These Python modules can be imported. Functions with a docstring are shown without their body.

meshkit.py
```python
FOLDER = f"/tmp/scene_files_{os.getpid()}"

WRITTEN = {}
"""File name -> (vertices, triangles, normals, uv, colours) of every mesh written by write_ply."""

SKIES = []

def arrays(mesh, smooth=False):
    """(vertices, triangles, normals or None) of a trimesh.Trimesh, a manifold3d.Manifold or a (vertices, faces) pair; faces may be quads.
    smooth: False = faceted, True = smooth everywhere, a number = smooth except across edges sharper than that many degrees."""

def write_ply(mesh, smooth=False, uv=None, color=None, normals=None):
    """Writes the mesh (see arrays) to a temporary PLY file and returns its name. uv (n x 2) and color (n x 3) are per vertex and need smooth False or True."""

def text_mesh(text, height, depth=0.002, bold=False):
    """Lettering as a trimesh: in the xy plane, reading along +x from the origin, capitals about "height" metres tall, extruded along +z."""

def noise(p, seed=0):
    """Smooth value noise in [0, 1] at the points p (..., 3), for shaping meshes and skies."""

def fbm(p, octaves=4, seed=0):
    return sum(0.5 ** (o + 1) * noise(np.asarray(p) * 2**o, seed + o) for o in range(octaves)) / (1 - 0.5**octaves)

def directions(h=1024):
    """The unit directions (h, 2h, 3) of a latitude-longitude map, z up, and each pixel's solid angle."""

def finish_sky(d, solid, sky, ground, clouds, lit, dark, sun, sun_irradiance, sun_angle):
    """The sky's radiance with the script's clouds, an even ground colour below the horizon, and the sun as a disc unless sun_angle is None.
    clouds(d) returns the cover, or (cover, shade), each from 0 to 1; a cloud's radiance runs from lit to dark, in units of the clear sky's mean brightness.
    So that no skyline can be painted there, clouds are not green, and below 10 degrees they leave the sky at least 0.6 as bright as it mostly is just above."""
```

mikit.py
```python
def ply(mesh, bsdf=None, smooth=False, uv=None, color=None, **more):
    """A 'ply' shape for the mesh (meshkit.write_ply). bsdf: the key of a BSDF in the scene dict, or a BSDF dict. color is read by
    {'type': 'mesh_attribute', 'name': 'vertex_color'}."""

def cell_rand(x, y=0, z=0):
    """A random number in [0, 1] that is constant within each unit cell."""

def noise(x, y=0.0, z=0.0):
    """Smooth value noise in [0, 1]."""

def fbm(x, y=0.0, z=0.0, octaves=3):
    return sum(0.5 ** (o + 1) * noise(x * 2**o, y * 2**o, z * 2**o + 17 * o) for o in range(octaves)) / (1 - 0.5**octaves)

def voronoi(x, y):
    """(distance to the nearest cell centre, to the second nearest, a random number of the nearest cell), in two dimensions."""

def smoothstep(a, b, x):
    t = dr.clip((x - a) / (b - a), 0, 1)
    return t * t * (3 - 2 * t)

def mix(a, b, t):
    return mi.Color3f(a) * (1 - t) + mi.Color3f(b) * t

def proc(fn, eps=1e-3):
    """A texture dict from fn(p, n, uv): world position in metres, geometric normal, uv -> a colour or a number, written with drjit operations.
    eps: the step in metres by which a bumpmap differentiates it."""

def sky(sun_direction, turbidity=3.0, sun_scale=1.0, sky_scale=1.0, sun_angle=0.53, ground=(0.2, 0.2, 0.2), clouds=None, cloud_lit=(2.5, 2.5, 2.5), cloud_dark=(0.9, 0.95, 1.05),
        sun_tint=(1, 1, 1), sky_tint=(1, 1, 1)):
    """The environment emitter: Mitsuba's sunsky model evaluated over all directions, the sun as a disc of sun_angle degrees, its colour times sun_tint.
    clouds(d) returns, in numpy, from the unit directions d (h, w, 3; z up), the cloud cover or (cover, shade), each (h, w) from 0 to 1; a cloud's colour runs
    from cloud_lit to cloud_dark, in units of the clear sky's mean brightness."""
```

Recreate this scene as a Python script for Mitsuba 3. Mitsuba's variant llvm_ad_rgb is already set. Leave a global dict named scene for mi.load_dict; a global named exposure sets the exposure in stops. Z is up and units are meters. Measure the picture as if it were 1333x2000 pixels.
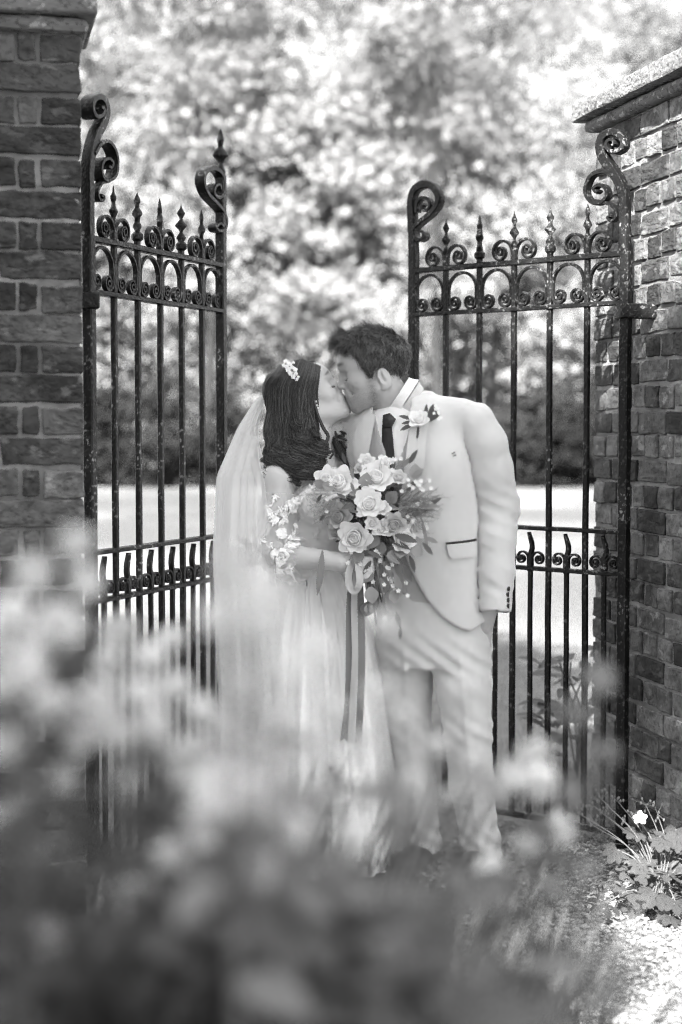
import math, random, numpy as np, trimesh, mitsuba as mi, mikit, meshkit
import drjit as dr
from mikit import proc, noise, fbm, cell_rand, voronoi, smoothstep, mix
scene, labels = {'type': 'scene'}, {}
T = mi.ScalarTransform4f
PI = math.pi
# ---------------------------------------------------------------- camera, sky, exposure
CAM = np.array([0.0, 0.0, 1.42])
FPX = 3290.0                      # focal length in pixels of the 1333 pixel wide photograph
PITCH = math.atan(165 / FPX)
FWD = np.array([0, math.cos(PITCH), -math.sin(PITCH)])
UP = np.array([0, math.sin(PITCH), math.cos(PITCH)])
FOCUS = 5.36
scene['camera'] = {'type': 'thinlens', 'fov': math.degrees(2 * math.atan(666.5 / FPX)), 'fov_axis': 'x',
                   'to_world': T().look_at(origin=CAM.tolist(), target=(CAM + FWD).tolist(), up=[0, 0, 1]),
                   'aperture_radius': 0.018, 'focus_distance': FOCUS, 'near_clip': 0.05, 'far_clip': 2000.0}
SUN = (-0.266, -1.086, 0.83)      # behind the camera, along the reveal of the right-hand pier
# a monochrome photograph: the sun's tint and the thin high cloud are neutral
scene['sky_light'] = mikit.sky(SUN, turbidity=3, sun_tint=(0.8111, 1.0, 1.398), clouds=lambda d: 1.0,
                               cloud_lit=(1.05, 1.05, 1.05), cloud_dark=(1.05, 1.05, 1.05), ground=(0.2, 0.2, 0.2))
exposure = 4.72


def at(px, py, y):
    """the point at depth y (metres north of the camera) seen at a pixel of the photograph"""
    d = FWD + np.array([(px - 666.5) / FPX, 0, 0]) - (py - 1000.0) / FPX * UP
    return CAM + d * (y / d[1])


# ---------------------------------------------------------------- helpers
def num(key):
    if key not in scene and key not in labels:
        return key
    k = 1
    while f'{key}_{k:03d}' in scene or f'{key}_{k:03d}' in labels:
        k += 1
    return f'{key}_{k:03d}'


def thing(name, label, cat, group=None):
    key = num(name)
    labels[key] = {'label': label, 'category': cat}
    if group:
        labels[key]['group'] = group
    return key


def obj(name, mesh, mat, parent=None, smooth=30, **kw):
    key = num(f'{parent}__{name}' if parent else name)
    scene[key] = mikit.ply(mesh, mat, smooth=smooth, **kw)
    return key


def struct(name, mesh, mat, smooth=False):
    k = obj(name, mesh, mat, None, smooth)
    labels[k] = {'kind': 'structure'}
    return k


def stuff(key, label=None):
    labels.setdefault(key, {})['kind'] = 'stuff'
    if label:
        labels[key]['label'] = label


def cat(ms):
    """joins (v, f) pairs or Trimesh into one (v, f) pair"""
    vs, fs, n = [], [], 0
    for m in ms:
        v, f = (m.vertices, m.faces) if hasattr(m, 'vertices') else m
        v, f = np.asarray(v, float), np.asarray(f, int)
        if f.shape[1] == 4:
            f = np.vstack([f[:, [0, 1, 2]], f[:, [0, 2, 3]]])
        vs.append(v); fs.append(f + n); n += len(v)
    return np.vstack(vs), np.vstack(fs)


def nrm(v):
    v = np.asarray(v, float)
    return v / (np.linalg.norm(v, axis=-1, keepdims=True) + 1e-12)


def smooth_path(pts, n):
    """Catmull-Rom through pts (any dimension), n samples"""
    p = np.asarray(pts, float)
    if len(p) == 2:
        t = np.linspace(0, 1, n)[:, None]
        return p[0] * (1 - t) + p[1] * t
    q = np.vstack([2 * p[0] - p[1], p, 2 * p[-1] - p[-2]])
    u = np.linspace(0, len(p) - 1 - 1e-9, n)
    i = np.floor(u).astype(int); t = (u - i)[:, None]
    a, b, c, d = q[i], q[i + 1], q[i + 2], q[i + 3]
    return 0.5 * (2 * b + (c - a) * t + (2 * a - 5 * b + 4 * c - d) * t ** 2 + (3 * b - a - 3 * c + d) * t ** 3)


def frames(p):
    t = nrm(np.gradient(p, axis=0))
    ref = np.array([0, 0, 1.0]) if abs(t[0, 2]) < 0.9 else np.array([1.0, 0, 0])
    a = nrm(np.cross(t[0], ref)); A = [a]
    for k in range(1, len(p)):
        a = nrm(a - t[k] * a.dot(t[k])); A.append(a)
    A = np.array(A)
    return t, A, np.cross(t, A)


def tube(p, r, sides=6, flat=1.0, cap=True, twist=None):
    p = np.asarray(p, float); n = len(p)
    r = np.broadcast_to(np.asarray(r, float), (n,))
    t, A, B = frames(p)
    ang = np.arange(sides) * 2 * PI / sides
    ang = np.broadcast_to(ang, (n, sides))
    ca, sa = np.cos(ang), np.sin(ang)
    if twist is not None:
        tw = np.asarray(twist)[:, None]
        A, B = A * np.cos(tw) + B * np.sin(tw), -A * np.sin(tw) + B * np.cos(tw)
    v = p[:, None] + r[:, None, None] * (ca[..., None] * A[:, None] + flat * sa[..., None] * B[:, None])
    i, j = np.meshgrid(np.arange(n - 1), np.arange(sides), indexing='ij')
    j2 = (j + 1) % sides
    f = np.stack([i * sides + j, i * sides + j2, (i + 1) * sides + j2, (i + 1) * sides + j], -1).reshape(-1, 4)
    f = np.vstack([f[:, [0, 1, 2]], f[:, [0, 2, 3]]])
    v = v.reshape(-1, 3)
    if cap:
        m = len(v)
        v = np.vstack([v, p[:1], p[-1:]])
        k = np.arange(sides)
        f = np.vstack([f, np.stack([(k + 1) % sides, k, k * 0 + m], 1), np.stack([(n - 1) * sides + k, (n - 1) * sides + (k + 1) % sides, k * 0 + m + 1], 1)])
    return v, f


def gridmesh(P, close_u=False):
    """(nu, nv, 3) grid of points to (v, f)"""
    nu, nv = P.shape[:2]
    i, j = np.meshgrid(np.arange(nu if close_u else nu - 1), np.arange(nv - 1), indexing='ij')
    i2 = (i + 1) % nu
    f = np.stack([i * nv + j, i2 * nv + j, i2 * nv + j + 1, i * nv + j + 1], -1).reshape(-1, 4)
    return P.reshape(-1, 3), np.vstack([f[:, [0, 1, 2]], f[:, [0, 2, 3]]])


def rbox(l, h, d, r=0.006, nodes=(5, 4, 4)):
    """a box with rounded edges, gridded, centred on the origin"""
    e = np.array([l, h, d]) / 2
    r = min(r, e.min() * 0.9)
    ax = []
    for k in range(3):
        inner = np.linspace(-(e[k] - r), e[k] - r, max(2, nodes[k] - 2))
        ax.append(np.concatenate([[-e[k]], inner, [e[k]]]))
    vs, fs, n = [], [], 0
    for k in range(3):
        a, b = [x for x in range(3) if x != k]
        U, V = np.meshgrid(ax[a], ax[b], indexing='ij')
        for s in (-1, 1):
            P = np.zeros(U.shape + (3,)); P[..., a], P[..., b], P[..., k] = U, V, s * e[k]
            v, f = gridmesh(P)
            if (s > 0) != (k != 1):
                f = f[:, ::-1]
            vs.append(v); fs.append(f + n); n += len(v)
    v, f = np.vstack(vs), np.vstack(fs)
    q = np.clip(v, -(e - r), e - r)
    dlt = v - q
    v = q + r * dlt / (np.linalg.norm(dlt, axis=1, keepdims=True) + 1e-12)
    _, idx, inv = np.unique(np.round(v, 6), axis=0, return_index=True, return_inverse=True)
    return v[idx], np.asarray(inv).reshape(-1)[f]


def box(lo, hi):
    lo, hi = np.asarray(lo, float), np.asarray(hi, float)
    return trimesh.creation.box(hi - lo, trimesh.transformations.translation_matrix((lo + hi) / 2))


def g(v):
    return {'type': 'rgb', 'value': [v, v, v]}


def bsdf(key, d):
    scene[key] = d
    return key


def plain(key, v, rough=0.6, **kw):
    return bsdf(key, {'type': 'twosided', 'b': {'type': 'principled', 'base_color': v if isinstance(v, dict) else g(v), 'roughness': rough, **kw}})


def bumped(key, v, rough, height, scale=1.0, **kw):
    return bsdf(key, {'type': 'twosided', 'b': {'type': 'bumpmap', 't': height, 'scale': scale,
                'b': {'type': 'principled', 'base_color': v if isinstance(v, dict) else g(v), 'roughness': rough, **kw}}})


def leafy(key, v, trans=0.6, rough=0.5, spec=0.3):
    return bsdf(key, {'type': 'principledthin', 'base_color': v if isinstance(v, dict) else g(v), 'roughness': rough,
                      'diff_trans': trans, 'eta': 1.35})


# signed distance modelling: primitives on (N, 3) points, meshed with surface nets
def s_ell(p, c, r):
    q = (p - np.asarray(c, float)) / np.asarray(r, float)
    k0 = np.sqrt((q * q).sum(1)); k1 = np.sqrt(((q / np.asarray(r, float)) ** 2).sum(1))
    return k0 * (k0 - 1) / (k1 + 1e-9)


def s_ellr(p, c, r, R):
    return s_ell((p - np.asarray(c, float)) @ R, (0, 0, 0), r)


def s_cone(p, a, b, ra, rb):
    a, b = np.asarray(a, float), np.asarray(b, float)
    d = b - a
    t = np.clip((p - a) @ d / d.dot(d), 0, 1)
    return np.linalg.norm(p - a - t[:, None] * d, axis=1) - (ra + (rb - ra) * t)


def s_chain(p, pts, rs):
    out = None
    for k in range(len(pts) - 1):
        d = s_cone(p, pts[k], pts[k + 1], rs[k], rs[k + 1])
        out = d if out is None else smin(out, d, 0.02)
    return out


def smin(a, b, k):
    h = np.clip(0.5 + 0.5 * (b - a) / k, 0, 1)
    return b + (a - b) * h - k * h * (1 - h)


def smax(a, b, k):
    return -smin(-a, -b, k)


def rot(axis, deg):
    return trimesh.transformations.rotation_matrix(math.radians(deg), axis)[:3, :3]


def nets(f, lo, hi, h, taubin=0):
    """surface nets of f(points) < 0 in the box; evaluates only blocks near the surface"""
    lo, hi = np.asarray(lo, float), np.asarray(hi, float)
    B = 8
    nb = np.ceil((hi - lo) / (h * B)).astype(int)
    n = nb * B
    val = np.ones(n + 1, np.float32)
    cen = np.stack(np.meshgrid(*[(np.arange(k) + 0.5) * B * h for k in nb], indexing='ij'), -1).reshape(-1, 3) + lo
    fc = f(cen)
    rad = B * h * 0.87 * 1.35
    near = np.abs(fc) < rad
    blk = np.stack(np.meshgrid(*[np.arange(k) for k in nb], indexing='ij'), -1).reshape(-1, 3)
    for b in blk[(fc <= -rad)]:
        val[b[0] * B:b[0] * B + B + 1, b[1] * B:b[1] * B + B + 1, b[2] * B:b[2] * B + B + 1] = -1
    off = np.stack(np.meshgrid(*[np.arange(B + 1)] * 3, indexing='ij'), -1).reshape(-1, 3)
    nearb = blk[near]
    for k in range(0, len(nearb), 400):
        idx = (nearb[k:k + 400, None] * B + off[None]).reshape(-1, 3)
        v = f(lo + idx * h)
        val[idx[:, 0], idx[:, 1], idx[:, 2]] = v
    s = val < 0
    cnt = np.zeros(n, np.float32); acc = np.zeros(tuple(n) + (3,), np.float32)
    for ax in range(3):
        a = [slice(None)] * 3; b = [slice(None)] * 3
        a[ax], b[ax] = slice(0, -1), slice(1, None)
        A, Bv = val[tuple(a)], val[tuple(b)]
        cr = (A < 0) != (Bv < 0)
        t = np.where(cr, A / np.where(cr, A - Bv, 1), 0)
        o = [k for k in range(3) if k != ax]
        for d0 in (0, 1):
            for d1 in (0, 1):
                sl = [slice(None)] * 3
                sl[o[0]] = slice(d0, d0 + n[o[0]]); sl[o[1]] = slice(d1, d1 + n[o[1]])
                c, tt = cr[tuple(sl)], t[tuple(sl)]
                cnt += c
                acc[..., ax] += c * tt
                acc[..., o[0]] += c * d0
                acc[..., o[1]] += c * d1
    on = cnt > 0
    index = np.full(n, -1, int); index[on] = np.arange(on.sum())
    cells = np.argwhere(on)
    verts = lo + (cells + acc[on] / cnt[on][:, None]) * h
    faces = []
    for ax in range(3):
        o = [k for k in range(3) if k != ax]
        a = [slice(1, -1)] * 3; b = [slice(1, -1)] * 3
        a[ax], b[ax] = slice(0, -1), slice(1, None)
        sa, sb = s[tuple(a)], s[tuple(b)]
        for flip in (False, True):
            e = np.argwhere((sa & ~sb) if not flip else (~sa & sb))
            if not len(e):
                continue
            q = []
            for d0, d1 in ((0, 0), (1, 0), (1, 1), (0, 1)):
                c = e.copy(); c[:, o[0]] += d0; c[:, o[1]] += d1
                q.append(index[c[:, 0], c[:, 1], c[:, 2]])
            q = np.stack(q, 1)
            if flip ^ (ax == 1):
                q = q[:, ::-1]
            faces.append(q)
    q = np.vstack(faces); q = q[(q >= 0).all(1)]
    m = trimesh.Trimesh(verts, np.vstack([q[:, [0, 1, 2]], q[:, [0, 2, 3]]]), process=False)
    if taubin:
        from scipy.sparse import coo_matrix
        e = np.vstack([m.edges, m.edges[:, ::-1]])
        A = coo_matrix((np.ones(len(e)), (e[:, 0], e[:, 1])), shape=(len(verts),) * 2).tocsr()
        deg = np.asarray(A.sum(1)).reshape(-1, 1)
        x = np.array(verts)
        for k in range(2 * taubin):
            lap = np.where(deg > 0, (A @ x) / np.maximum(deg, 1) - x, 0)
            x = x + (0.5 if k % 2 == 0 else -0.52) * lap
        m = trimesh.Trimesh(x, m.faces, process=False)
    return m


def cast(f, P, D, n=40):
    """marches points P along direction D to the surface f = 0"""
    P = np.array(P, float); D = np.broadcast_to(np.asarray(D, float), P.shape)
    t = np.zeros(len(P))
    for _ in range(n):
        t += np.clip(f(P + t[:, None] * D), -0.02, 0.05) * 0.85
    return P + t[:, None] * D


def poly_grid(poly, step):
    """fine triangulation of a 2-D polygon"""
    from shapely.geometry import Polygon
    v, f = trimesh.creation.triangulate_polygon(Polygon(poly), engine='earcut')
    v3 = np.column_stack([v, np.zeros(len(v))])
    v3, f = trimesh.remesh.subdivide_to_size(v3, f, step, max_iter=14)
    m = trimesh.Trimesh(v3, f, process=True)
    return np.array(m.vertices)[:, :2], np.array(m.faces)


def slab(top, f, normal, thick):
    """closes a sheet into a thin solid: top vertices, faces, offset by -normal*thick, rim walls"""
    n = len(top)
    m = trimesh.Trimesh(top, f, process=False)
    e = np.sort(m.edges, axis=1)
    _, first, cnt = np.unique(e, axis=0, return_index=True, return_counts=True)
    rim = m.edges[first[cnt == 1]]
    bot = top - np.asarray(normal) * thick
    wall = np.vstack([np.stack([rim[:, 1], rim[:, 0], rim[:, 0] + n], 1), np.stack([rim[:, 1], rim[:, 0] + n, rim[:, 1] + n], 1)])
    return np.vstack([top, bot]), np.vstack([f, f[:, ::-1] + n, wall])
# ---------------------------------------------------------------- materials of the setting
rng = np.random.default_rng(7)


def brick_col(lo, hi, spots):
    def fn(p, n, uv):
        a = fbm(p.x * 9, p.y * 9, p.z * 9, 3)
        b = fbm(p.x * 70, p.y * 70, p.z * 55, 3)
        v = lo + (hi - lo) * smoothstep(0.3, 0.7, a * 0.6 + b * 0.4)
        lich = smoothstep(0.60, 0.74, fbm(p.x * 23 + 5, p.y * 23, p.z * 31, 4)) * spots
        drk = smoothstep(0.55, 0.75, fbm(p.x * 110, p.y * 110, p.z * 110, 3))
        v = v * (1 - lich) + 0.24 * lich
        return mi.Color3f(v * (1 - 0.35 * drk))
    return proc(fn)


def brick_h(p, n, uv):
    return fbm(p.x * 45, p.y * 45, p.z * 70, 4) * 0.012 + noise(p.x * 200, p.y * 200, p.z * 240) * 0.003


BH = proc(brick_h, eps=8e-4)
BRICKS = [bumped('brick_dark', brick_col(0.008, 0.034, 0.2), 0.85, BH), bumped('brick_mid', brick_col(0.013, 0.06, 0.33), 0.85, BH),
          bumped('brick_pale', brick_col(0.045, 0.11, 0.4), 0.9, BH), bumped('brick_worn_lit', brick_col(0.05, 0.16, 0.8), 0.9, BH)]  # worn, pale tones; on the right pier they also carry painted sunlight


def mortar_c(p, n, uv):
    a = fbm(p.x * 40, p.y * 40, p.z * 40, 3)
    return mi.Color3f(0.09 + 0.19 * a * smoothstep(0.2, 0.7, fbm(p.x * 5, p.y * 5, p.z * 5, 2)))


bumped('mortar', proc(mortar_c), 0.95, proc(lambda p, n, uv: fbm(p.x * 120, p.y * 120, p.z * 120, 3) * 0.006, eps=8e-4))


def stone_c(p, n, uv):
    a = fbm(p.x * 12, p.y * 12, p.z * 12, 3)
    s = smoothstep(0.55, 0.68, fbm(p.x * 80, p.y * 80, p.z * 80, 3))
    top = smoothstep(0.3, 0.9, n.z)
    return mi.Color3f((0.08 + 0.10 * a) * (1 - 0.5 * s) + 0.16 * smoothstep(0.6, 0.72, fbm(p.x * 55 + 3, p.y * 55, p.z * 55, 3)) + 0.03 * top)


bumped('cap_stone', proc(stone_c), 0.9, proc(lambda p, n, uv: fbm(p.x * 90, p.y * 90, p.z * 90, 4) * 0.007, eps=8e-4))


def iron_c(p, n, uv):
    r = smoothstep(0.60, 0.72, fbm(p.x * 130, p.y * 130, p.z * 90, 3))
    w = smoothstep(0.5, 0.75, fbm(p.x * 14, p.y * 14, p.z * 6, 3))
    return mi.Color3f(0.006 + 0.15 * r * (0.2 + w) + 0.012 * w)


bumped('iron', proc(iron_c), 0.36, proc(lambda p, n, uv: fbm(p.x * 170, p.y * 170, p.z * 140, 3) * 0.0028, eps=6e-4), specular=0.18)

# the yard's frame: UV runs through the gateway away from the camera, NV across it to the right
UV = np.array([-0.2190, 0.9757]); NV = np.array([0.9757, 0.2190])
LCORNER = at(163, 835, 4.54)[:2]                 # front corner of the left pier beside the gateway
RREF = np.array([1.0235, 5.518])                  # a point of the right pier's reveal
COURSE, TOPZ = 0.0822, 2.466
NCOURSE = 30


def ground_h(x, y):
    return 0.012 * (meshkit.fbm(np.stack([x * 1.3, y * 1.3, x * 0], -1), 3, 5) - 0.5)


# ground: one sheet to the horizon, lawn beyond the gate
def lawn_c(p, n, uv):
    a = fbm(p.x * 0.35, p.y * 0.22, 0, 3)
    b = fbm(p.x * 30, p.y * 30, 0, 3)
    return mi.Color3f(0.035 + 0.085 * smoothstep(0.25, 0.75, a) + 0.035 * b)


bumped('lawn_mat', proc(lawn_c), 0.9, proc(lambda p, n, uv: fbm(p.x * 60, p.y * 60, 0, 3) * 0.03))


def gravel_c(p, n, uv):
    d1, d2, r = voronoi(p.x * 75, p.y * 75)
    return mi.Color3f(0.06 + 0.20 * r * smoothstep(0.02, 0.2, d2 - d1))


def gravel_h(p, n, uv):
    d1, d2, r = voronoi(p.x * 75, p.y * 75)
    return smoothstep(0.0, 0.35, d2 - d1) * 0.006


bumped('gravel_mat', proc(gravel_c), 0.9, proc(gravel_h, eps=1e-3))
bumped('soil_mat', proc(lambda p, n, uv: mi.Color3f(0.03 + 0.04 * fbm(p.x * 40, p.y * 40, 0, 3))), 0.95, proc(lambda p, n, uv: fbm(p.x * 40, p.y * 40, 0, 4) * 0.03))
struct('lawn', gridmesh(np.stack([*np.meshgrid([-900, -60, -15, 15, 60, 900], [-200, -20, 0, 30, 80, 1800], indexing="ij"), np.zeros((6, 6)) - 0.008], -1)), 'lawn_mat')
gx, gy = np.meshgrid(np.linspace(-3.2, 4.2, 90), np.linspace(-3.5, 6.0, 110), indexing='ij')
struct('gravel_path', gridmesh(np.stack([gx, gy, 0.004 + ground_h(gx, gy) * 0.3], -1)), 'gravel_mat', smooth=True)
# loose stones of the gravel where the path lies open
pb = []
ico = trimesh.creation.icosphere(subdivisions=0)
NPEB = 11000
px_, py_ = rng.uniform(0.15, 1.75, NPEB), rng.uniform(3.4, 5.75, NPEB)
V = np.array(ico.vertices); F = np.array(ico.faces)
sz = rng.uniform(0.0045, 0.0095, NPEB)
sc = sz[:, None] * rng.uniform(0.6, 1.3, (NPEB, 3)) * [1, 1, 0.75]
an = rng.uniform(0, 2 * PI, NPEB)
vv = V[None] * sc[:, None] * (1 + 0.25 * rng.standard_normal((NPEB, len(V), 1)).clip(-1, 1))
c_, s_ = np.cos(an)[:, None], np.sin(an)[:, None]
vv = np.stack([vv[..., 0] * c_ - vv[..., 1] * s_ + px_[:, None], vv[..., 0] * s_ + vv[..., 1] * c_ + py_[:, None], vv[..., 2] + 0.007 + rng.uniform(0, 0.004, NPEB)[:, None]], -1)
pebcol = np.repeat(rng.uniform(0.10, 0.40, NPEB) ** 1.1, len(V))
bsdf('pebble', {'type': 'twosided', 'b': {'type': 'principled', 'base_color': {'type': 'mesh_attribute', 'name': 'vertex_color'}, 'roughness': 0.8}})
k = obj('gravel', (vv.reshape(-1, 3), (F[None] + np.arange(NPEB)[:, None, None] * len(V)).reshape(-1, 3)), 'pebble', smooth=False, color=np.repeat(pebcol[:, None], 3, 1))
labels[k] = {'label': 'loose pale pea gravel covering the path in front of the gateway', 'category': 'gravel', 'kind': 'stuff'}


# ---------------------------------------------------------------- brick piers
def brick(l, h, d, seed, worn=0.0, fine=True):
    v, f = rbox(l, h, d, 0.0045, (9, 6, 6) if fine else (3, 3, 3))
    if fine:
        q = v * 34 + seed * 3.7
        nrmv = nrm(v / np.array([l, h, d]) * [l, h, d])
        dv = np.stack([meshkit.noise(q + 11), meshkit.noise(q + 57), meshkit.noise(q + 93)], -1) - 0.5
        v = v + dv * [0.009, 0.008, 0.010] + (np.stack([meshkit.noise(q * 2.3 + 7), meshkit.noise(q * 2.3 + 31), meshkit.noise(q * 2.3 + 71)], -1) - 0.5) * 0.004
        if worn:
            e = np.abs(v) / (np.array([l, h, d]) / 2)
            edge = np.clip(e.sum(1) - 1.7, 0, 1)[:, None]
            v = v * (1 - worn * edge * (0.06 + 0.20 * meshkit.noise(v * 25 + seed)[:, None]))
    return v, f


def pier(name, label, corner, along, inward, length, depth, see_front, see_reveal, cap_seed, ovs=1.0):
    """corner: the gateway-side front corner; along: from it along the front away from the gateway; inward: from the front to the back"""
    t = thing(name, label, 'pier')
    R = np.column_stack([along, inward])

    def place(lo, hi, m):          # box lo..hi in (along, inward, z) -> mesh centre placed there
        c = (np.asarray(lo) + hi) / 2
        v, f = m
        vx = v[:, [0, 2, 1]] + c          # rbox axes: length, height, depth
        w = np.column_stack([corner + vx[:, :2] @ R.T, vx[:, 2]])
        f = f if np.cross(along, inward) > 0 else f[:, ::-1]
        return w, f[:, ::-1]
    ins = 0.0075
    core = box([ins, ins, -0.05], [length - ins, depth - ins, TOPZ])
    v = np.array(core.vertices)
    obj('mortar', trimesh.Trimesh(np.column_stack([corner + v[:, :2] @ R.T, v[:, 2]]), core.faces, process=True), 'mortar', t, False)
    hidden = []
    r = np.random.default_rng(cap_seed)
    J = 0.010
    for c in range(NCOURSE):
        z0, z1 = TOPZ - (c + 1) * COURSE + J / 2, TOPZ - c * COURSE - J / 2
        even = c % 2 == 0
        sd, hd, cl = 0.228, 0.112, 0.052
        front = [sd] * 6 if not even else [hd, cl] + [hd] * 12
        rev = [hd, cl] + [hd] * 14 if not even else [sd] * 8
        for face, cells, full in (('front', front, length), ('reveal', rev, depth)):
            a = 0.0
            for q, w in enumerate(cells):
                b = min(a + w - J * 0.5, full)
                if full - b < 0.03:
                    b = full
                if b - a < 0.03 or a >= full:
                    break
                dz = r.normal(0, 0.0024); pr = float(np.clip(r.normal(0, 0.0022), -0.0045, 0.003)); worn = float(r.random() < 0.25) * r.uniform(0.1, 0.3) * (w > 0.08)
                rec = pr + (0.002 * r.random() if r.random() < 0.3 else 0)
                jl, jr = r.normal(0, 0.003), r.normal(0, 0.003)
                dep = 0.10 if face == 'front' else 0.10
                if face == 'front':
                    dd = (0.112 if not even else 0.228) - J * 0.5 if q == 0 else 0.10
                    lo, hi = [a + max(jl, 0.0) * (q > 0), rec, z0 + dz], [b + min(jr, 0), dd, z1 + dz]
                    see = see_front
                elif q == 0:
                    a += w + J * 0.5
                    continue
                else:
                    lo, hi = [rec, a + max(jl, 0), z0 + dz], [0.10, b + min(jr, 0), z1 + dz]
                    see = see_reveal
                if q == 0 and see_reveal:
                    see = True
                L = np.asarray(hi) - lo
                long_front = face == 'front'
                m = brick(L[0], L[2], L[1], r.uniform(0, 90), worn, see)
                wm = place(lo, hi, m)
                mat = BRICKS[r.choice(4, p=[0.34, 0.38, 0.17, 0.11] if see_front else [0.16, 0.26, 0.28, 0.30])]  # right pier: more pale bricks, their tone standing in for sunlit patches
                if see:
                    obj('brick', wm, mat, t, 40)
                else:
                    hidden.append(wm)
                a = b + J
    kk = obj('brickwork', cat(hidden), 'brick_mid', t, 40)
    stuff(kk)
    # cap: a moulded bed and a weathered slab that oversail
    for nm, ov, z0, z1, rr in (('cap_moulding', 0.036 * ovs, TOPZ, TOPZ + 0.042, 0.018), ('cap_slab', 0.072 * ovs, TOPZ + 0.044, TOPZ + 0.108, 0.009)):
        v, f = rbox(length + 2 * ov, z1 - z0, depth + 2 * ov, rr, (26, 6, 30))
        v = v[:, [0, 2, 1]] + [length / 2, depth / 2, (z0 + z1) / 2]
        if nm == 'cap_slab':
            v[:, 2] += np.where(v[:, 2] > TOPZ + 0.08, 1, 0) * 0.05 * np.clip(np.minimum.reduce([v[:, 0] + ov, length + ov - v[:, 0], v[:, 1] + ov, depth + ov - v[:, 1]]), 0, 0.25)
        v = v + (np.stack([meshkit.fbm(v * 18 + 7 * s + cap_seed, 3) for s in range(3)], -1) - 0.5) * 0.011
        w = np.column_stack([corner + v[:, :2] @ R.T, v[:, 2]])
        f2 = f if np.cross(along, inward) < 0 else f[:, ::-1]
        obj(nm, (w, f2), 'cap_stone', t, 35)
    return t


pier('brick_pier', 'weathered brick gate pier with moulded stone cap behind the left gate leaf', LCORNER, -NV, UV, 0.80, 0.34, True, False, 11, 0.6)
RFRONT = RREF + UV * -0.56
pier('brick_pier', 'sunlit worn brick gate pier with stone cap that holds the right gate leaf', RFRONT, NV, UV, 0.80, 1.094, False, True, 5)


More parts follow.
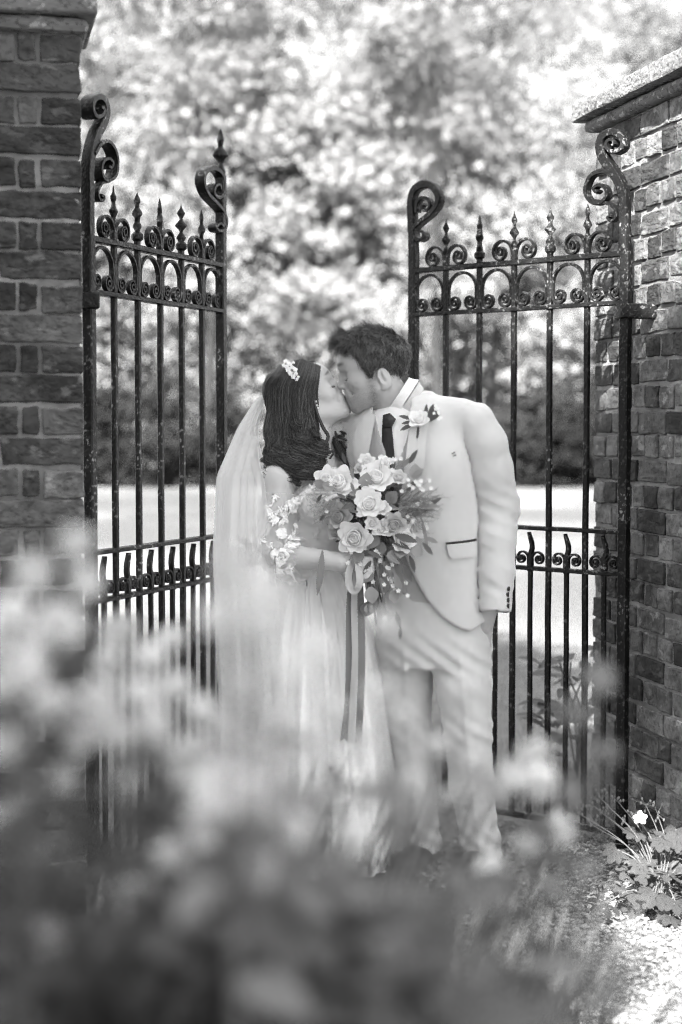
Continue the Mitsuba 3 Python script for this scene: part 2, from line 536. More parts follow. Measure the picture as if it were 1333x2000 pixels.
# ---------------------------------------------------------------- wrought iron gate leaves
def clothoid(p0, head, segs, step=0.004):
    pts, h, p = [np.array(p0, float)], math.radians(head), np.array(p0, float)
    for L, k0, k1 in segs:
        n = max(3, int(L / step))
        for i in range(n):
            kk = k0 + (k1 - k0) * (i + 0.5) / n
            h += kk * L / n / 2
            p = p + np.array([math.cos(h), math.sin(h)]) * L / n
            h += kk * L / n / 2
            pts.append(p)
    return np.array(pts)


def strip(pts, thick, depth, d0=0.0):
    """a flat bar bent along a curve in the (s, h) plane of the leaf; thick in the plane, depth across it"""
    n = len(pts)
    th = np.broadcast_to(np.asarray(thick, float), (n,))[:, None] / 2
    dp = np.broadcast_to(np.asarray(depth, float), (n,)) / 2
    t = nrm(np.gradient(pts, axis=0)); nn = np.stack([-t[:, 1], t[:, 0]], 1)
    c = 0.25
    prof = [(1, -1 + c), (1, 1 - c), (1 - c, 1), (-1 + c, 1), (-1, 1 - c), (-1, -1 + c), (-1 + c, -1), (1 - c, -1)]
    P = np.zeros((8, n, 3))
    for k, (a, b) in enumerate(prof):
        q = pts + nn * th * a
        P[k, :, 0], P[k, :, 2], P[k, :, 1] = q[:, 0], q[:, 1], d0 + dp * b
    v, f = gridmesh(P, close_u=True)
    m = len(v); v = np.vstack([v, [[pts[0, 0], d0, pts[0, 1]], [pts[-1, 0], d0, pts[-1, 1]]]])
    k = np.arange(8) * n; k2 = np.roll(k, -1)
    return v, np.vstack([f, np.stack([k2, k, k * 0 + m], 1), np.stack([k + n - 1, k2 + n - 1, k * 0 + m + 1], 1)])


def bar(s, z0, z1, w=0.0175, d=None, wob=0.0012, seed=0):
    d = d or w
    n = max(6, int((z1 - z0) / 0.05))
    z = np.linspace(z0, z1, n)
    pts = np.stack([s + wob * (meshkit.noise(np.stack([z * 9, z * 0 + seed, z * 0], -1)) - 0.5) * 2, z], 1)
    return strip(pts, w * (1 + 0.08 * (meshkit.noise(np.stack([z * 25, z * 0 + seed + 5, z * 0], -1)) - 0.5)), d)


def rail(z, s0, s1, h=0.018, d=0.032):
    n = 24
    s = np.linspace(s0, s1, n)
    zz = z + 0.002 * (meshkit.noise(np.stack([s * 9, s * 0 + z * 13, s * 0], -1)) - 0.5)
    return strip(np.stack([s, zz], 1), h, d)


def finial(s, z0, z1, w, turns=1.5, seed=0):
    """a flat bar forged to a twisted flame"""
    n = 46
    u = np.linspace(0, 1, n)
    env = w * np.interp(u, [0, 0.06, 0.14, 0.22, 0.28, 0.34, 0.45, 0.56, 0.62, 0.68, 0.76, 0.84, 0.90, 1], [0.5, 0.62, 0.78, 0.6, 0.42, 0.55, 1.0, 0.6, 0.38, 0.48, 0.66, 0.42, 0.26, 0.05])
    p = np.stack([s + 0 * u, 0 * u, z0 + (z1 - z0) * u], 1)
    return tube(p, env, 12, 0.62, True, PI * turns * 2 * u + seed)


def hook(s, z, side, size=1.0, straight=0.02, thick=0.0095):
    """scroll that rises beside a bar, turns over outwards and coils"""
    c = -side
    R = 0.036 * size
    p = clothoid((s + side * 0.006, z), 90, [(straight * size, 0, c * 6 / size), (PI * R * 0.95, c * 0.8 / R, c * 1.15 / R), (PI * R * 0.9, c * 1.25 / R, c * 2.1 / R), (PI * R * 0.62, c * 2.3 / R, c * 4.5 / R)])
    th = np.linspace(1, 0.6, len(p)) * thick * size ** 0.5
    return strip(p, th, 0.017 * size ** 0.5)


def coil(s, z, r, d=0.02):
    u = np.linspace(0, 2 * PI, 14)
    return strip(np.stack([s + r * np.cos(u), z + r * np.sin(u)], 1), r * 0.9, d)


def half_arch(s0, zt, zb, w, side):
    """half of the horseshoe in a bay: from its crown out to the bar, down it and coiled inwards at the foot"""
    R = w / 2 - 0.012
    hgt = zt - zb - 0.012
    drop = hgt - R - 0.028
    rc = 0.024
    a = clothoid((s0, zt - 0.010), 0 if side > 0 else 180, [(R * PI / 2 * 1.02, -side / R * 1.0, -side / R), (max(drop, 0.01), 0, 0), (PI * rc, -side / rc * 0.9, -side / rc * 1.1), (PI * rc * 0.85, -side / rc * 1.15, -side / rc * 1.7), (PI * rc * 0.6, -side / rc * 1.9, -side / rc * 3.6)], 0.003)
    return strip(a, np.linspace(0.0095, 0.007, len(a)), 0.016)


def gate(label, hinge, free, mirror, left):
    t = thing('iron_gate', label, 'gate')
    W = float(np.linalg.norm(free - hinge))
    e = (free - hinge) / W
    nv = np.array([-e[1], e[0]])

    def put(name, m, parent=t, smooth=32):
        v, f = cat([m]) if not isinstance(m, list) else cat(m)
        w = np.column_stack([hinge + v[:, :1] * e + v[:, 1:2] * nv, v[:, 2]])
        return obj(name, (w, f), 'iron', parent, smooth)
    ZT, Z2, Z3, Z4, Z5 = (1.987, 1.828, 1.040, 0.892, 0.075) if left else (1.987, 1.828, 1.076, 0.937, 0.075)
    # stiles; the big scrolls are drawn from points of the photograph laid on the leaf's own plane
    def on_leaf(pts, ox, oy, k, n):
        out = []
        for x, y in pts:
            d = at(ox + x / k, oy + y / k, 1.0) - CAM
            t = np.dot(np.append(hinge, 0) - CAM, [*nv, 0]) / np.dot(d, [*nv, 0])
            q = CAM + d * t
            out.append([np.dot(q[:2] - hinge, e), q[2]])
        return smooth_path(out, n)

    def big(pts, o, w, dp, n=70):
        c = on_leaf(pts, *o, n)
        u = np.linspace(0, 1, len(c))
        return strip(c, np.interp(u, np.linspace(0, 1, len(w)), w), np.interp(u, np.linspace(0, 1, len(dp)), dp))
    sw = 0.033
    if left:
        o = (0, 0, 2.898)
        neck = big([(497, 1330), (497, 1200), (497, 1100), (495, 980), (505, 870), (535, 765), (570, 695), (585, 630), (570, 572), (535, 548), (500, 570), (493, 620), (512, 660), (545, 652), (556, 622), (540, 605)], o, [sw, sw, sw, 0.036, 0.028, 0.020, 0.016, 0.014, 0.011], [sw, sw, sw, 0.046, 0.05, 0.046], 90)
        hs = put('stile', [bar(0, 0.03, on_leaf([(497, 1330), (497, 1320)], *o, 2)[0, 1], sw), neck])
        put('scroll', big([(512, 870), (545, 815), (585, 800), (622, 840), (640, 910), (632, 985), (600, 1018), (562, 1008), (548, 960), (560, 912), (590, 898), (612, 922), (602, 948), (588, 940)], o, [0.014, 0.013, 0.012, 0.010], [0.04]), hs)
        put('scroll', big([(604, 1022), (565, 1035), (541, 1075), (545, 1122), (565, 1134), (573, 1115), (558, 1105)], o, [0.012, 0.009], [0.026]), hs)
        fs = put('stile', bar(W, 0.03, 2.30, sw))
        put('finial', finial(W, 2.295, 2.46, 0.030, 1.0, 0.6), fs)
        put('scroll', big([(1245, 1282), (1225, 1265), (1206, 1285), (1218, 1305), (1250, 1300), (1264, 1255), (1248, 1200), (1208, 1150), (1160, 1098), (1135, 1030), (1146, 975), (1190, 952), (1232, 975), (1252, 1030), (1246, 1095), (1216, 1118), (1192, 1090), (1202, 1052), (1225, 1046), (1230, 1072)], o, [0.009, 0.012, 0.016, 0.018, 0.018, 0.014, 0.009], [0.036], 110), fs)
    else:
        o = (1100, 100, 3.845)
        neck = big([(466, 1500), (466, 1350), (466, 1200), (464, 1090), (432, 980), (368, 880), (308, 785), (290, 695), (320, 632), (385, 607), (448, 640), (470, 700), (440, 746), (390, 757), (350, 725), (352, 682), (385, 666), (405, 694), (386, 712)], o, [sw, sw, sw, 0.036, 0.028, 0.022, 0.016, 0.014, 0.011, 0.009], [sw, sw, sw, 0.042, 0.036], 100)
        hs = put('stile', [bar(0, 0.03, on_leaf([(466, 1500), (466, 1490)], *o, 2)[0, 1], sw), neck])
        put('scroll', big([(405, 950), (345, 906), (282, 906), (218, 945), (183, 1040), (205, 1108), (250, 1140), (312, 1128), (345, 1075), (328, 1022), (282, 1006), (246, 1032), (262, 1058), (280, 1045)], o, [0.018, 0.015, 0.013, 0.010], [0.032]), hs)
        put('scroll', big([(225, 1122), (300, 1132), (370, 1152), (410, 1200), (405, 1252), (372, 1274), (348, 1252), (366, 1236)], o, [0.013, 0.009], [0.026]), hs)
        o = (780, 220, 2.41)
        fs = put('stile', [bar(W, 0.03, on_leaf([(66, 560), (66, 550)], *o, 2)[0, 1], sw), big([(66, 560), (64, 480), (62, 420), (74, 372), (100, 345), (133, 336), (168, 350), (192, 395), (184, 438), (150, 480), (108, 514), (80, 545), (80, 578), (100, 600), (124, 590), (124, 566), (106, 558)], o, [sw, sw * 0.9, 0.03, 0.024, 0.020, 0.016, 0.012, 0.009], [sw, sw, 0.04, 0.036], 90)])
        put('scroll', big([(88, 470), (92, 425), (112, 402), (140, 405), (153, 430), (143, 456), (122, 460), (112, 442), (124, 430)], o, [0.014, 0.009], [0.028]), fs)
    for z, hh in ((ZT, 0.019), (Z2, 0.015), (Z3, 0.0145), (Z4, 0.0145), (Z5, 0.022)):
        put('rail', rail(z, 0.01, W - 0.01, hh))
    n = 6
    bw = W / n
    for i in range(1, n):
        s = i * bw
        scrolled = i % 2 == 1
        b = put('bar', bar(s, Z5, ZT + (0.045 if scrolled else 0.03), 0.0175, seed=i * 3 + left))
        if scrolled:
            put('finial', finial(s, ZT + 0.04, 2.163, 0.0175, 1.5, 0.3 * i), b)
            for sd in (-1, 1):
                put('scroll', hook(s, ZT + 0.012, sd, 1.12), b)
        else:
            put('collar', tube([[s, 0, ZT + 0.022], [s, 0, ZT + 0.028], [s, 0, ZT + 0.036], [s, 0, ZT + 0.044], [s, 0, ZT + 0.05]], [0.012, 0.0185, 0.02, 0.0185, 0.012], 10), b)
            put('finial', finial(s, ZT + 0.045, 2.163, 0.0215, 1.6, 0.5 + 0.4 * i), b)
    for i in range(n):
        s = (i + 0.5) * bw
        a = put('arch', [half_arch(s, ZT - 0.010, Z2 + 0.008, bw, sd) for sd in (-1, 1)])
        # short lower bars with a flame tip and a pair of scrolls
        z = np.linspace(Z4 - 0.01, Z3 - 0.015, 24)
        u = (z - z[0]) / (z[-1] - z[0])
        tip = strip(np.stack([s + 0.0075 * np.sin(u * 2.2 * PI + 0.4) * smooth01(u, 0.35), z], 1), np.interp(u, [0, 0.3, 0.45, 0.8, 1], [0.02, 0.022, 0.015, 0.013, 0.006]), 0.017)
        d = put('dog_bar', [bar(s, Z5, Z4, 0.0145, seed=50 + i), tip])
        for sd in (-1, 1):
            put('scroll', hook(s, Z4 + 0.022, sd, 0.66, 0.012), d)
    return t


def smooth01(u, a):
    t = np.clip((u - a) / 0.2, 0, 1)
    return t * t * (3 - 2 * t)


RH, RF = at(1221, 835, 5.52)[:2], at(808, 835, 6.14)[:2]
LH, LF = at(176, 835, 5.08)[:2], at(433, 835, 5.93)[:2]
gR = gate('scrolled black iron gate leaf standing open behind the groom, hung from the sunlit pier', RH, RF, False, False)
gL = gate('scrolled black iron gate leaf standing open at the left, behind the long veil', LH, LF, True, True)


def clamp(hinge, reveal_off, z, t, post):
    """forged strap that wraps the stile and runs back into the brickwork"""
    d = np.array([*(NV * reveal_off), 0.0])
    c = np.array([*hinge, z])
    n = np.array([*UV, 0.0])
    out = []
    a = c - d / np.linalg.norm(d) * 0.03
    b = c + d
    m = rbox(np.linalg.norm(b - a), 0.048, 0.062, 0.006, (8, 5, 5))
    v = m[0]
    dd = nrm(b - a)
    w = (a + b) / 2 + v[:, :1] * dd + v[:, 2:3] * n + v[:, 1:2] * [0, 0, 1]
    obj('hinge_strap', (w, m[1]), 'iron', t, 35)


clamp(RH, 0.125, 1.80, gR, 0)
clamp(LH, -0.10, 1.80, gL, 0)
# ---------------------------------------------------------------- trees
def foliage_c(lo, hi):
    def fn(p, n, uv):
        a = fbm(p.x * 0.9, p.y * 0.9, p.z * 0.9, 2)
        b = noise(p.x * 7, p.y * 7, p.z * 7)
        return mi.Color3f(lo + (hi - lo) * (0.55 * a + 0.45 * b))
    return proc(fn)


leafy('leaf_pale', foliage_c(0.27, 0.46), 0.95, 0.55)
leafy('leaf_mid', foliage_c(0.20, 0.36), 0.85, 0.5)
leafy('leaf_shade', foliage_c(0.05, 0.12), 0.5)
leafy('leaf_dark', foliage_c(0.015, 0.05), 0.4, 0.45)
bumped('bark', proc(lambda p, n, uv: mi.Color3f(0.010 + 0.02 * fbm(p.x * 9, p.y * 9, p.z * 2, 3))), 0.9, proc(lambda p, n, uv: fbm(p.x * 20, p.y * 20, p.z * 4, 3) * 0.05))


def leaf_quads(c, size, r, up=0.5):
    """folded diamond leaves at the centres c, random about the horizontal"""
    n = len(c)
    ax = nrm(r.standard_normal((n, 3)) * [1, 1, 0.55])
    no = nrm(r.standard_normal((n, 3)) + [0, -0.25, up * 2])
    sd = nrm(np.cross(no, ax)); no = np.cross(ax, sd)
    s = size * r.uniform(0.65, 1.25, (n, 1))
    a, b = c - ax * s * 0.55, c + ax * s * 0.55
    l, q = c + sd * s * 0.36 + no * s * 0.10, c - sd * s * 0.36 + no * s * 0.10
    v = np.stack([a, q, b, l], 1).reshape(-1, 3)
    i = np.arange(n)[:, None] * 4
    return v, np.vstack([i + [0, 1, 2], i + [0, 2, 3]])


def tree(name, label, base, height, crown_c, crown_r, nclump, per, size, mat, seed, group=None, trunk_r=0.25, clump=(0.55, 0.9), limbs=7, shell=0.55, keep=None):
    r = np.random.default_rng(seed)
    t = thing(name, label, 'tree' if 'tree' in name else 'shrub', group)
    base, cc, cr = np.asarray(base, float), np.asarray(crown_c, float), np.asarray(crown_r, float)
    d = nrm(r.standard_normal((nclump, 3)))
    rad = shell + (1 - shell) * r.random((nclump, 1)) ** (0.6 if shell > 0.2 else 0.36)
    rad = rad * (0.82 + 0.36 * meshkit.noise(d * 2.2 + seed)[:, None])
    cl = cc + d * rad * cr
    cs = r.uniform(*clump, (nclump, 1)) * np.where(r.random((nclump, 1)) < 0.35, 2.1, 1.0) ** (1.0 if nclump > 150 and keep is None else 0.0)
    c = (cl[:, None] + np.clip(r.standard_normal((nclump, per, 3)), -2, 2) * (cs[:, None] * [0.55, 0.55, 0.27]))
    c = c.reshape(-1, 3)
    c = c[c[:, 2] > base[2] + 0.05]
    if keep is not None:
        c = c[keep(c)]
    k = obj('crown', leaf_quads(c, size, r), mat, t, False)
    stuff(k)
    if trunk_r:
        top = cc + [0, 0, cr[2] * 0.45]
        z = smooth_path([base - [0, 0, 0.1], base + (cc - base) * [0.3, 0.3, 0.45], cc, top], 14)
        z[1:-1] += r.normal(0, trunk_r * 0.25, (12, 3)) * [1, 1, 0]
        ms = [tube(z, np.linspace(trunk_r * 1.15, trunk_r * 0.25, 14), 9)]
        tk = obj('trunk', cat(ms), 'bark', t, 60)
        for q in range(limbs):
            s0 = z[4 + q % 7]
            tgt = cl[r.integers(nclump)]
            m = (s0 + tgt) / 2 + [0, 0, 0.12 * np.linalg.norm(tgt - s0)]
            obj('limb', tube(smooth_path([s0, m, tgt], 9), np.linspace(trunk_r * 0.42, trunk_r * 0.06, 9), 6), 'bark', t, 60)
    return t


# the wood at the far side of the lawn
G = 'broadleaved trees along the far side of the lawn'
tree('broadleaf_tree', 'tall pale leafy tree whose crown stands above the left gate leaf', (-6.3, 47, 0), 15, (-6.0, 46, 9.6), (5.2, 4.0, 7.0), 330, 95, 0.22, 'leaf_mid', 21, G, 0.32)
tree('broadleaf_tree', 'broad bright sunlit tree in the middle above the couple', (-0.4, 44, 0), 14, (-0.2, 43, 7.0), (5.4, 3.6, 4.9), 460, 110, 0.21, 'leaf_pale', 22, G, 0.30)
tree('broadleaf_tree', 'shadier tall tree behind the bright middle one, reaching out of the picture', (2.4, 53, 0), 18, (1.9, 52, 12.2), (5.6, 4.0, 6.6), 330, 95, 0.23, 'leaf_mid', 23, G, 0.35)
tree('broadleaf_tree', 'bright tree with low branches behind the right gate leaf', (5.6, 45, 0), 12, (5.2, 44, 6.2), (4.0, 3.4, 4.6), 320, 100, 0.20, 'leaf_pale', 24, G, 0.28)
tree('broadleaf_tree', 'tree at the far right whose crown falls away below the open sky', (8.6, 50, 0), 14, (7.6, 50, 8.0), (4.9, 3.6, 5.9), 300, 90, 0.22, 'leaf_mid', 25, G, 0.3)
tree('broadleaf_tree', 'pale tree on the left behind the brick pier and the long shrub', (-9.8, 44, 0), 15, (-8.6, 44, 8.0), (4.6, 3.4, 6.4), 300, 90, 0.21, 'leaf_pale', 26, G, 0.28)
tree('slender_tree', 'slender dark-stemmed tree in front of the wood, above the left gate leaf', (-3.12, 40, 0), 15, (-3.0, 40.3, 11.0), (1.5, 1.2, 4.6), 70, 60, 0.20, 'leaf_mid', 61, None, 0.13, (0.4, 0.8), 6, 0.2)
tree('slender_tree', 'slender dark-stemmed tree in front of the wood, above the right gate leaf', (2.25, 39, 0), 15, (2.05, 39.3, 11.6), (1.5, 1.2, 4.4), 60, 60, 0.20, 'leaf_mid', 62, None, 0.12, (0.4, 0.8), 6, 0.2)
GS = 'dark evergreen shrubs below the trees'
for k, (x, y, w, h, lab) in enumerate([(-7.6, 41.5, 2.6, 2.1, 'dark evergreen shrub seen between the bars beside the left pier'), (-4.3, 40.5, 2.3, 2.3, 'dark rounded evergreen shrub seen between the bars left of the veil'),
                                       (-1.6, 42, 2.0, 2.2, 'dark evergreen shrub directly behind the bride'), (1.6, 42, 2.2, 2.0, 'dark evergreen shrub directly behind the groom'),
                                       (4.6, 40.5, 1.5, 1.9, 'dark evergreen shrub seen between the bars right of the groom'), (7.0, 41, 1.9, 2.4, 'dark evergreen shrub between the right gate leaf and the right pier'),
                                       (10.6, 42, 2.6, 2.6, 'dark evergreen shrub hidden behind the right pier')]):
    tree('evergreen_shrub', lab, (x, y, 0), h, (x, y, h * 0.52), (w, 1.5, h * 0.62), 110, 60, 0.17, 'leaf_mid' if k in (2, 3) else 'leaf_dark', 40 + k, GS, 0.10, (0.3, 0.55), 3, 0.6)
# far wood behind, one mass
r = np.random.default_rng(3)
NW = 1500
cx = np.concatenate([r.uniform(-16, 16, 1150), r.uniform(-60, 60, NW - 1150)])
cz = r.uniform(0, 1, NW) ** 0.75 * np.interp(cx, [-60, 10.8, 12.0, 15, 22, 60], [19, 20, 18.5, 15.5, 12, 11])
cc = np.stack([cx, r.uniform(62, 72, NW), cz], 1)
c = (cc[:, None] + r.standard_normal((NW, 60, 3)) * [1.0, 0.9, 0.5]).reshape(-1, 3)
c = c[c[:, 2] > 0]
k = obj('wood', leaf_quads(c, 0.42, r), 'leaf_mid', None, False)
stuff(k, 'distant wood of mixed trees behind the lawn'); labels[k]['category'] = 'trees'
# unseen tree added to shade the gateway, its crown cut to shape the sunlight
tree('broadleaf_tree', 'unseen tree added behind the viewpoint to shade the gateway', (-4.4, -4.4, 0), 11, (-4.5, -4.0, 7.5), (4.6, 2.2, 4.7), 1350, 70, 0.14, 'leaf_shade', 31, None, 0.22, (0.4, 0.7), 8, 0.05, lambda c: c[:, 0] - 0.245 * (c[:, 1] + 4) < np.interp(c[:, 2] + 0.764 * (c[:, 1] + 4), [3, 5.4, 5.7, 6.9, 7.2, 8.95, 9.2, 11], [-0.2, -0.6, -1.5, -1.5, -1.2, -1.1, -2.0, -2.0]) + 0.7 * (meshkit.noise(c * 2.2) - 0.5))
# rough grass on the lawn just beyond the gates
r = np.random.default_rng(9)
N = 26000
gy_ = 6.15 + 9 * r.random(N) ** 1.7; gx_ = r.uniform(-1, 1, N) * (0.24 * gy_ + 0.5)
b = np.stack([gx_, gy_, 0 * gx_ - 0.005], 1)
hgt = r.uniform(0.02, 0.075, N)[:, None]
ln = r.normal(0, 0.35, (N, 2))
tip = b + np.column_stack([ln * hgt, hgt[:, 0]])
sd = np.column_stack([nrm(r.standard_normal((N, 2))) * 0.0022, np.zeros(N)])
v = np.stack([b - sd, b + sd, tip], 1).reshape(-1, 3)
leafy('grass_blade', 0.16 and g(0.16), 0.6)
k = obj('grass', (v, np.arange(3 * N).reshape(-1, 3)), 'grass_blade', None, False)
labels[k] = {'label': 'rough short grass of the lawn just beyond the open gates', 'category': 'grass', 'kind': 'stuff'}
# ---------------------------------------------------------------- people: materials
def skin_c(base):
    def fn(p, n, uv):
        return mi.Color3f(base * (0.93 + 0.14 * fbm(p.x * 60, p.y * 60, p.z * 60, 3)))
    return proc(fn)


bsdf('skin_groom', {'type': 'twosided', 'b': {'type': 'principled', 'base_color': {'type': 'mesh_attribute', 'name': 'vertex_color'}, 'roughness': 0.5, 'specular': 0.35}})
HAIRD = {'type': 'principled', 'base_color': g(0.018), 'roughness': 0.36, 'specular': 0.55}
plain('hair_dark', 0.045, 0.38, specular=0.5)
plain('hair_mid', 0.11, 0.38, specular=0.6)
plain('hair_base', 0.022, 0.6)


def weave_c(lo, hi):
    def fn(p, n, uv):
        # small woven check, turned with the cloth: runs along the height and round the body
        u, v = p.x * 900.0, p.z * 900.0
        c = dr.select((dr.sin(u) > 0.0) ^ (dr.sin(v) > 0.0), 1.0, 0.0) * 0.5 + 0.5 * noise(p.x * 900, p.y * 900, p.z * 900)
        return mi.Color3f(lo + (hi - lo) * (0.35 + 0.65 * c) * (0.92 + 0.16 * noise(p.x * 9, p.y * 9, p.z * 9)))
    return proc(fn)


WV = proc(lambda p, n, uv: fbm(p.x * 520, p.y * 520, p.z * 520, 2) * 0.0009, eps=4e-4)
bumped('suit_cloth', weave_c(0.32, 0.66), 0.9, WV)
bumped('waistcoat_cloth', weave_c(0.20, 0.46), 0.9, WV)
plain('suit_lining', 0.45, 0.85)
plain('shirt_cloth', 0.80, 0.8)
plain('tie_satin', 0.010, 0.42)
plain('black_trim', 0.012, 0.6)
plain('shoe_leather', 0.05, 0.35)
plain('dress_cloth', 0.80, 0.75)
bsdf('tulle', {'type': 'principledthin', 'base_color': g(0.82), 'roughness': 0.8, 'diff_trans': 0.9, 'eta': 1.1})
bsdf('veil_net', {'type': 'mask', 'opacity': proc(lambda p, n, uv: mi.Color3f(0.28 + 0.26 * noise(uv.x * 60, uv.y * 3, 0))), 'b': {'type': 'ref', 'id': 'tulle'}})


def lace_o(p, n, uv):
    d1, d2, r = voronoi(uv.x * 46, uv.y * 46)
    d3, d4, r2 = voronoi(uv.x * 9, uv.y * 9)
    thread = 1.0 - smoothstep(0.05, 0.16, d2 - d1)
    flower = smoothstep(0.10, 0.02, dr.abs(d3 - 0.30)) + smoothstep(0.22, 0.1, d3)
    return mi.Color3f(dr.clip(0.16 + 0.6 * thread + 0.8 * flower, 0, 1))


bsdf('lace_net', {'type': 'mask', 'opacity': proc(lace_o), 'b': {'type': 'ref', 'id': 'tulle'}})
plain('lace_thread', 0.82, 0.8)
plain('pearl', 0.8, 0.25)


# ---------------------------------------------------------------- heads
def head_sdf(p, o, F, U, s, female):
    """signed distance of a head; o: its middle at eye level, F: the way it faces, U: its up"""
    F, U = nrm(F), nrm(U)
    L = np.cross(U, F)
    q = (p - o) @ np.column_stack([F, L, U]) / s
    a = q.copy(); a[:, 1] = np.abs(a[:, 1])
    w = 0.93 if female else 1.0
    d = s_ell(q, (-0.004, 0, 0.032), (0.098, 0.074 * w, 0.076))
    d = smin(d, s_ell(q, (0.036, 0, 0.035), (0.058, 0.060 * w, 0.060)), 0.03)         # forehead
    d = smin(d, s_ell(q, (0.040, 0, -0.028), (0.050, 0.056 * w, 0.064)), 0.03)        # mid face
    jr = 0.020 if female else 0.024
    d = smin(d, s_cone(a, (0.000, 0.047 * w, -0.058), (0.064, 0.014, -0.092), jr, 0.018), 0.030)   # jaw
    d = smin(d, s_ell(q, (0.030, 0, -0.070), (0.045, 0.036 * w, 0.030)), 0.03)
    d = smin(d, s_ell(q, (0.073, 0, -0.096), (0.0165, 0.021, 0.0165)), 0.014)          # chin
    d = smin(d, s_ell(q, (0.070, 0, -0.056), (0.026, 0.029, 0.030)), 0.018)            # mouth mound
    d = smin(d, s_ell(a, (0.056, 0.040 * w, -0.022), (0.022, 0.020, 0.019)), 0.022)    # cheekbone
    d = smin(d, s_cone(a, (0.086, 0.010, 0.029), (0.070, 0.042, 0.030), 0.0085 if not female else 0.005, 0.007), 0.013)   # brow
    d = smax(d, -s_ell(a, (0.0945, 0.031, 0.000), (0.017, 0.018, 0.014)), 0.014)        # eye socket
    d = smin(d, s_ell(a, (0.0665, 0.031, -0.004), (0.0135, 0.0150, 0.0125)), 0.004)    # closed lid over the eye
    d = smax(d, -s_cone(a, (0.0815, 0.021, -0.0115), (0.0725, 0.045, -0.0105), 0.0012, 0.0012), 0.0025)
    nz = 0.9 if female else 1.0
    d = smin(d, s_cone(q, (0.086, 0, 0.012), (0.1035 if not female else 0.1015, 0, -0.026), 0.0085 * nz, 0.0105 * nz), 0.010)        # nose
    d = smin(d, s_ell(a, (0.0935, 0.0115 * nz, -0.031), (0.010, 0.0075, 0.0075)), 0.005)
    d = smax(d, -s_ell(a, (0.0985, 0.0065, -0.0385), (0.005, 0.0035, 0.004)), 0.003)
    d = smax(d, -s_cone(a, (0.090, 0.0185, -0.027), (0.074, 0.032, -0.056), 0.0015, 0.0015), 0.010)    # nasolabial fold
    d = smin(d, s_ell(a, (0.0885, 0.007, -0.0570), (0.0085, 0.0175, 0.0055)), 0.005)   # lips
    d = smin(d, s_ell(q, (0.0855, 0, -0.0695), (0.0090, 0.0165, 0.0062)), 0.005)
    d = smax(d, -s_cone(a, (0.0985, 0.0, -0.0630), (0.0800, 0.026, -0.0640), 0.0014, 0.0010), 0.003)
    # ear
    ec = np.array([-0.022, 0.0715 * w, -0.030])
    tl = rot([0, 1, 0], 12) @ rot([0, 0, 1], 18)
    e = s_ellr(a, ec, (0.019, 0.0085, 0.031), tl)
    e = smax(e, -s_ellr(a, ec + [0.002, 0.0085, 0.004], (0.0125, 0.0085, 0.0215), tl), 0.003)
    e = smin(e, s_ellr(a, ec + [-0.002, 0.0035, 0.004], (0.0062, 0.0045, 0.017), tl), 0.004)
    e = smin(e, s_ell(a, ec + [0.013, 0.000, -0.004], (0.0045, 0.006, 0.007)), 0.004)
    e = smin(e, s_ell(a, ec + [0.006, 0.001, -0.026], (0.009, 0.0055, 0.009)), 0.006)
    d = smin(d, e, 0.006)
    return d * s


def near(p, c, R, f):
    """f evaluated only within R of c; elsewhere a safe distance"""
    r_ = np.linalg.norm(p - np.asarray(c), axis=1)
    out = np.maximum(r_ - R * 0.72, 0.02)
    k = r_ < R
    if k.any():
        out[k] = f(p[k])
    return out


def to_head(p, o, F, U, s):
    F, U = nrm(F), nrm(U)
    return (p - o) @ np.column_stack([F, np.cross(U, F), U]) / s


def from_head(q, o, F, U, s):
    F, U = nrm(F), nrm(U)
    return np.asarray(q) * s @ np.column_stack([F, np.cross(U, F), U]).T + o


def strands(P, r):
    """(N, n, 3) curves as thin three-sided tubes, tapering to the tip; r: (N,) or number"""
    N, n, _ = P.shape
    t = nrm(np.gradient(P, axis=1))
    ref = np.where(np.abs(t[..., 1:2]) < 0.9, [0, 1.0, 0], [1.0, 0, 0])
    A = nrm(np.cross(t, ref)); Bv = np.cross(t, A)
    tp = np.concatenate([np.linspace(0.8, 1, n // 2), np.linspace(1, 0.25, n - n // 2)])
    rr = np.broadcast_to(np.asarray(r, float), (N,))[:, None] * tp
    ang = np.arange(3) * 2 * PI / 3
    V = P[:, :, None] + rr[..., None, None] * (np.cos(ang)[:, None] * A[:, :, None] + np.sin(ang)[:, None] * Bv[:, :, None])
    i, j = np.meshgrid(np.arange(n - 1), np.arange(3), indexing='ij')
    j2 = (j + 1) % 3
    q = np.stack([i * 3 + j, i * 3 + j2, (i + 1) * 3 + j2, (i + 1) * 3 + j], -1).reshape(-1, 4)
    q = np.vstack([q[:, [0, 1, 2]], q[:, [0, 2, 3]]])
    f = (q[None] + (np.arange(N) * n * 3)[:, None, None]).reshape(-1, 3)
    return V.reshape(-1, 3), f


def pick(m, n, r):
    """n random points on a mesh with normals"""
    m = trimesh.Trimesh(*m, process=False) if isinstance(m, tuple) else m
    a = m.area_faces; k = r.choice(len(a), n, p=a / a.sum())
    b = r.dirichlet([1, 1, 1], n)
    return (m.triangles[k] * b[..., None]).sum(1), m.face_normals[k]


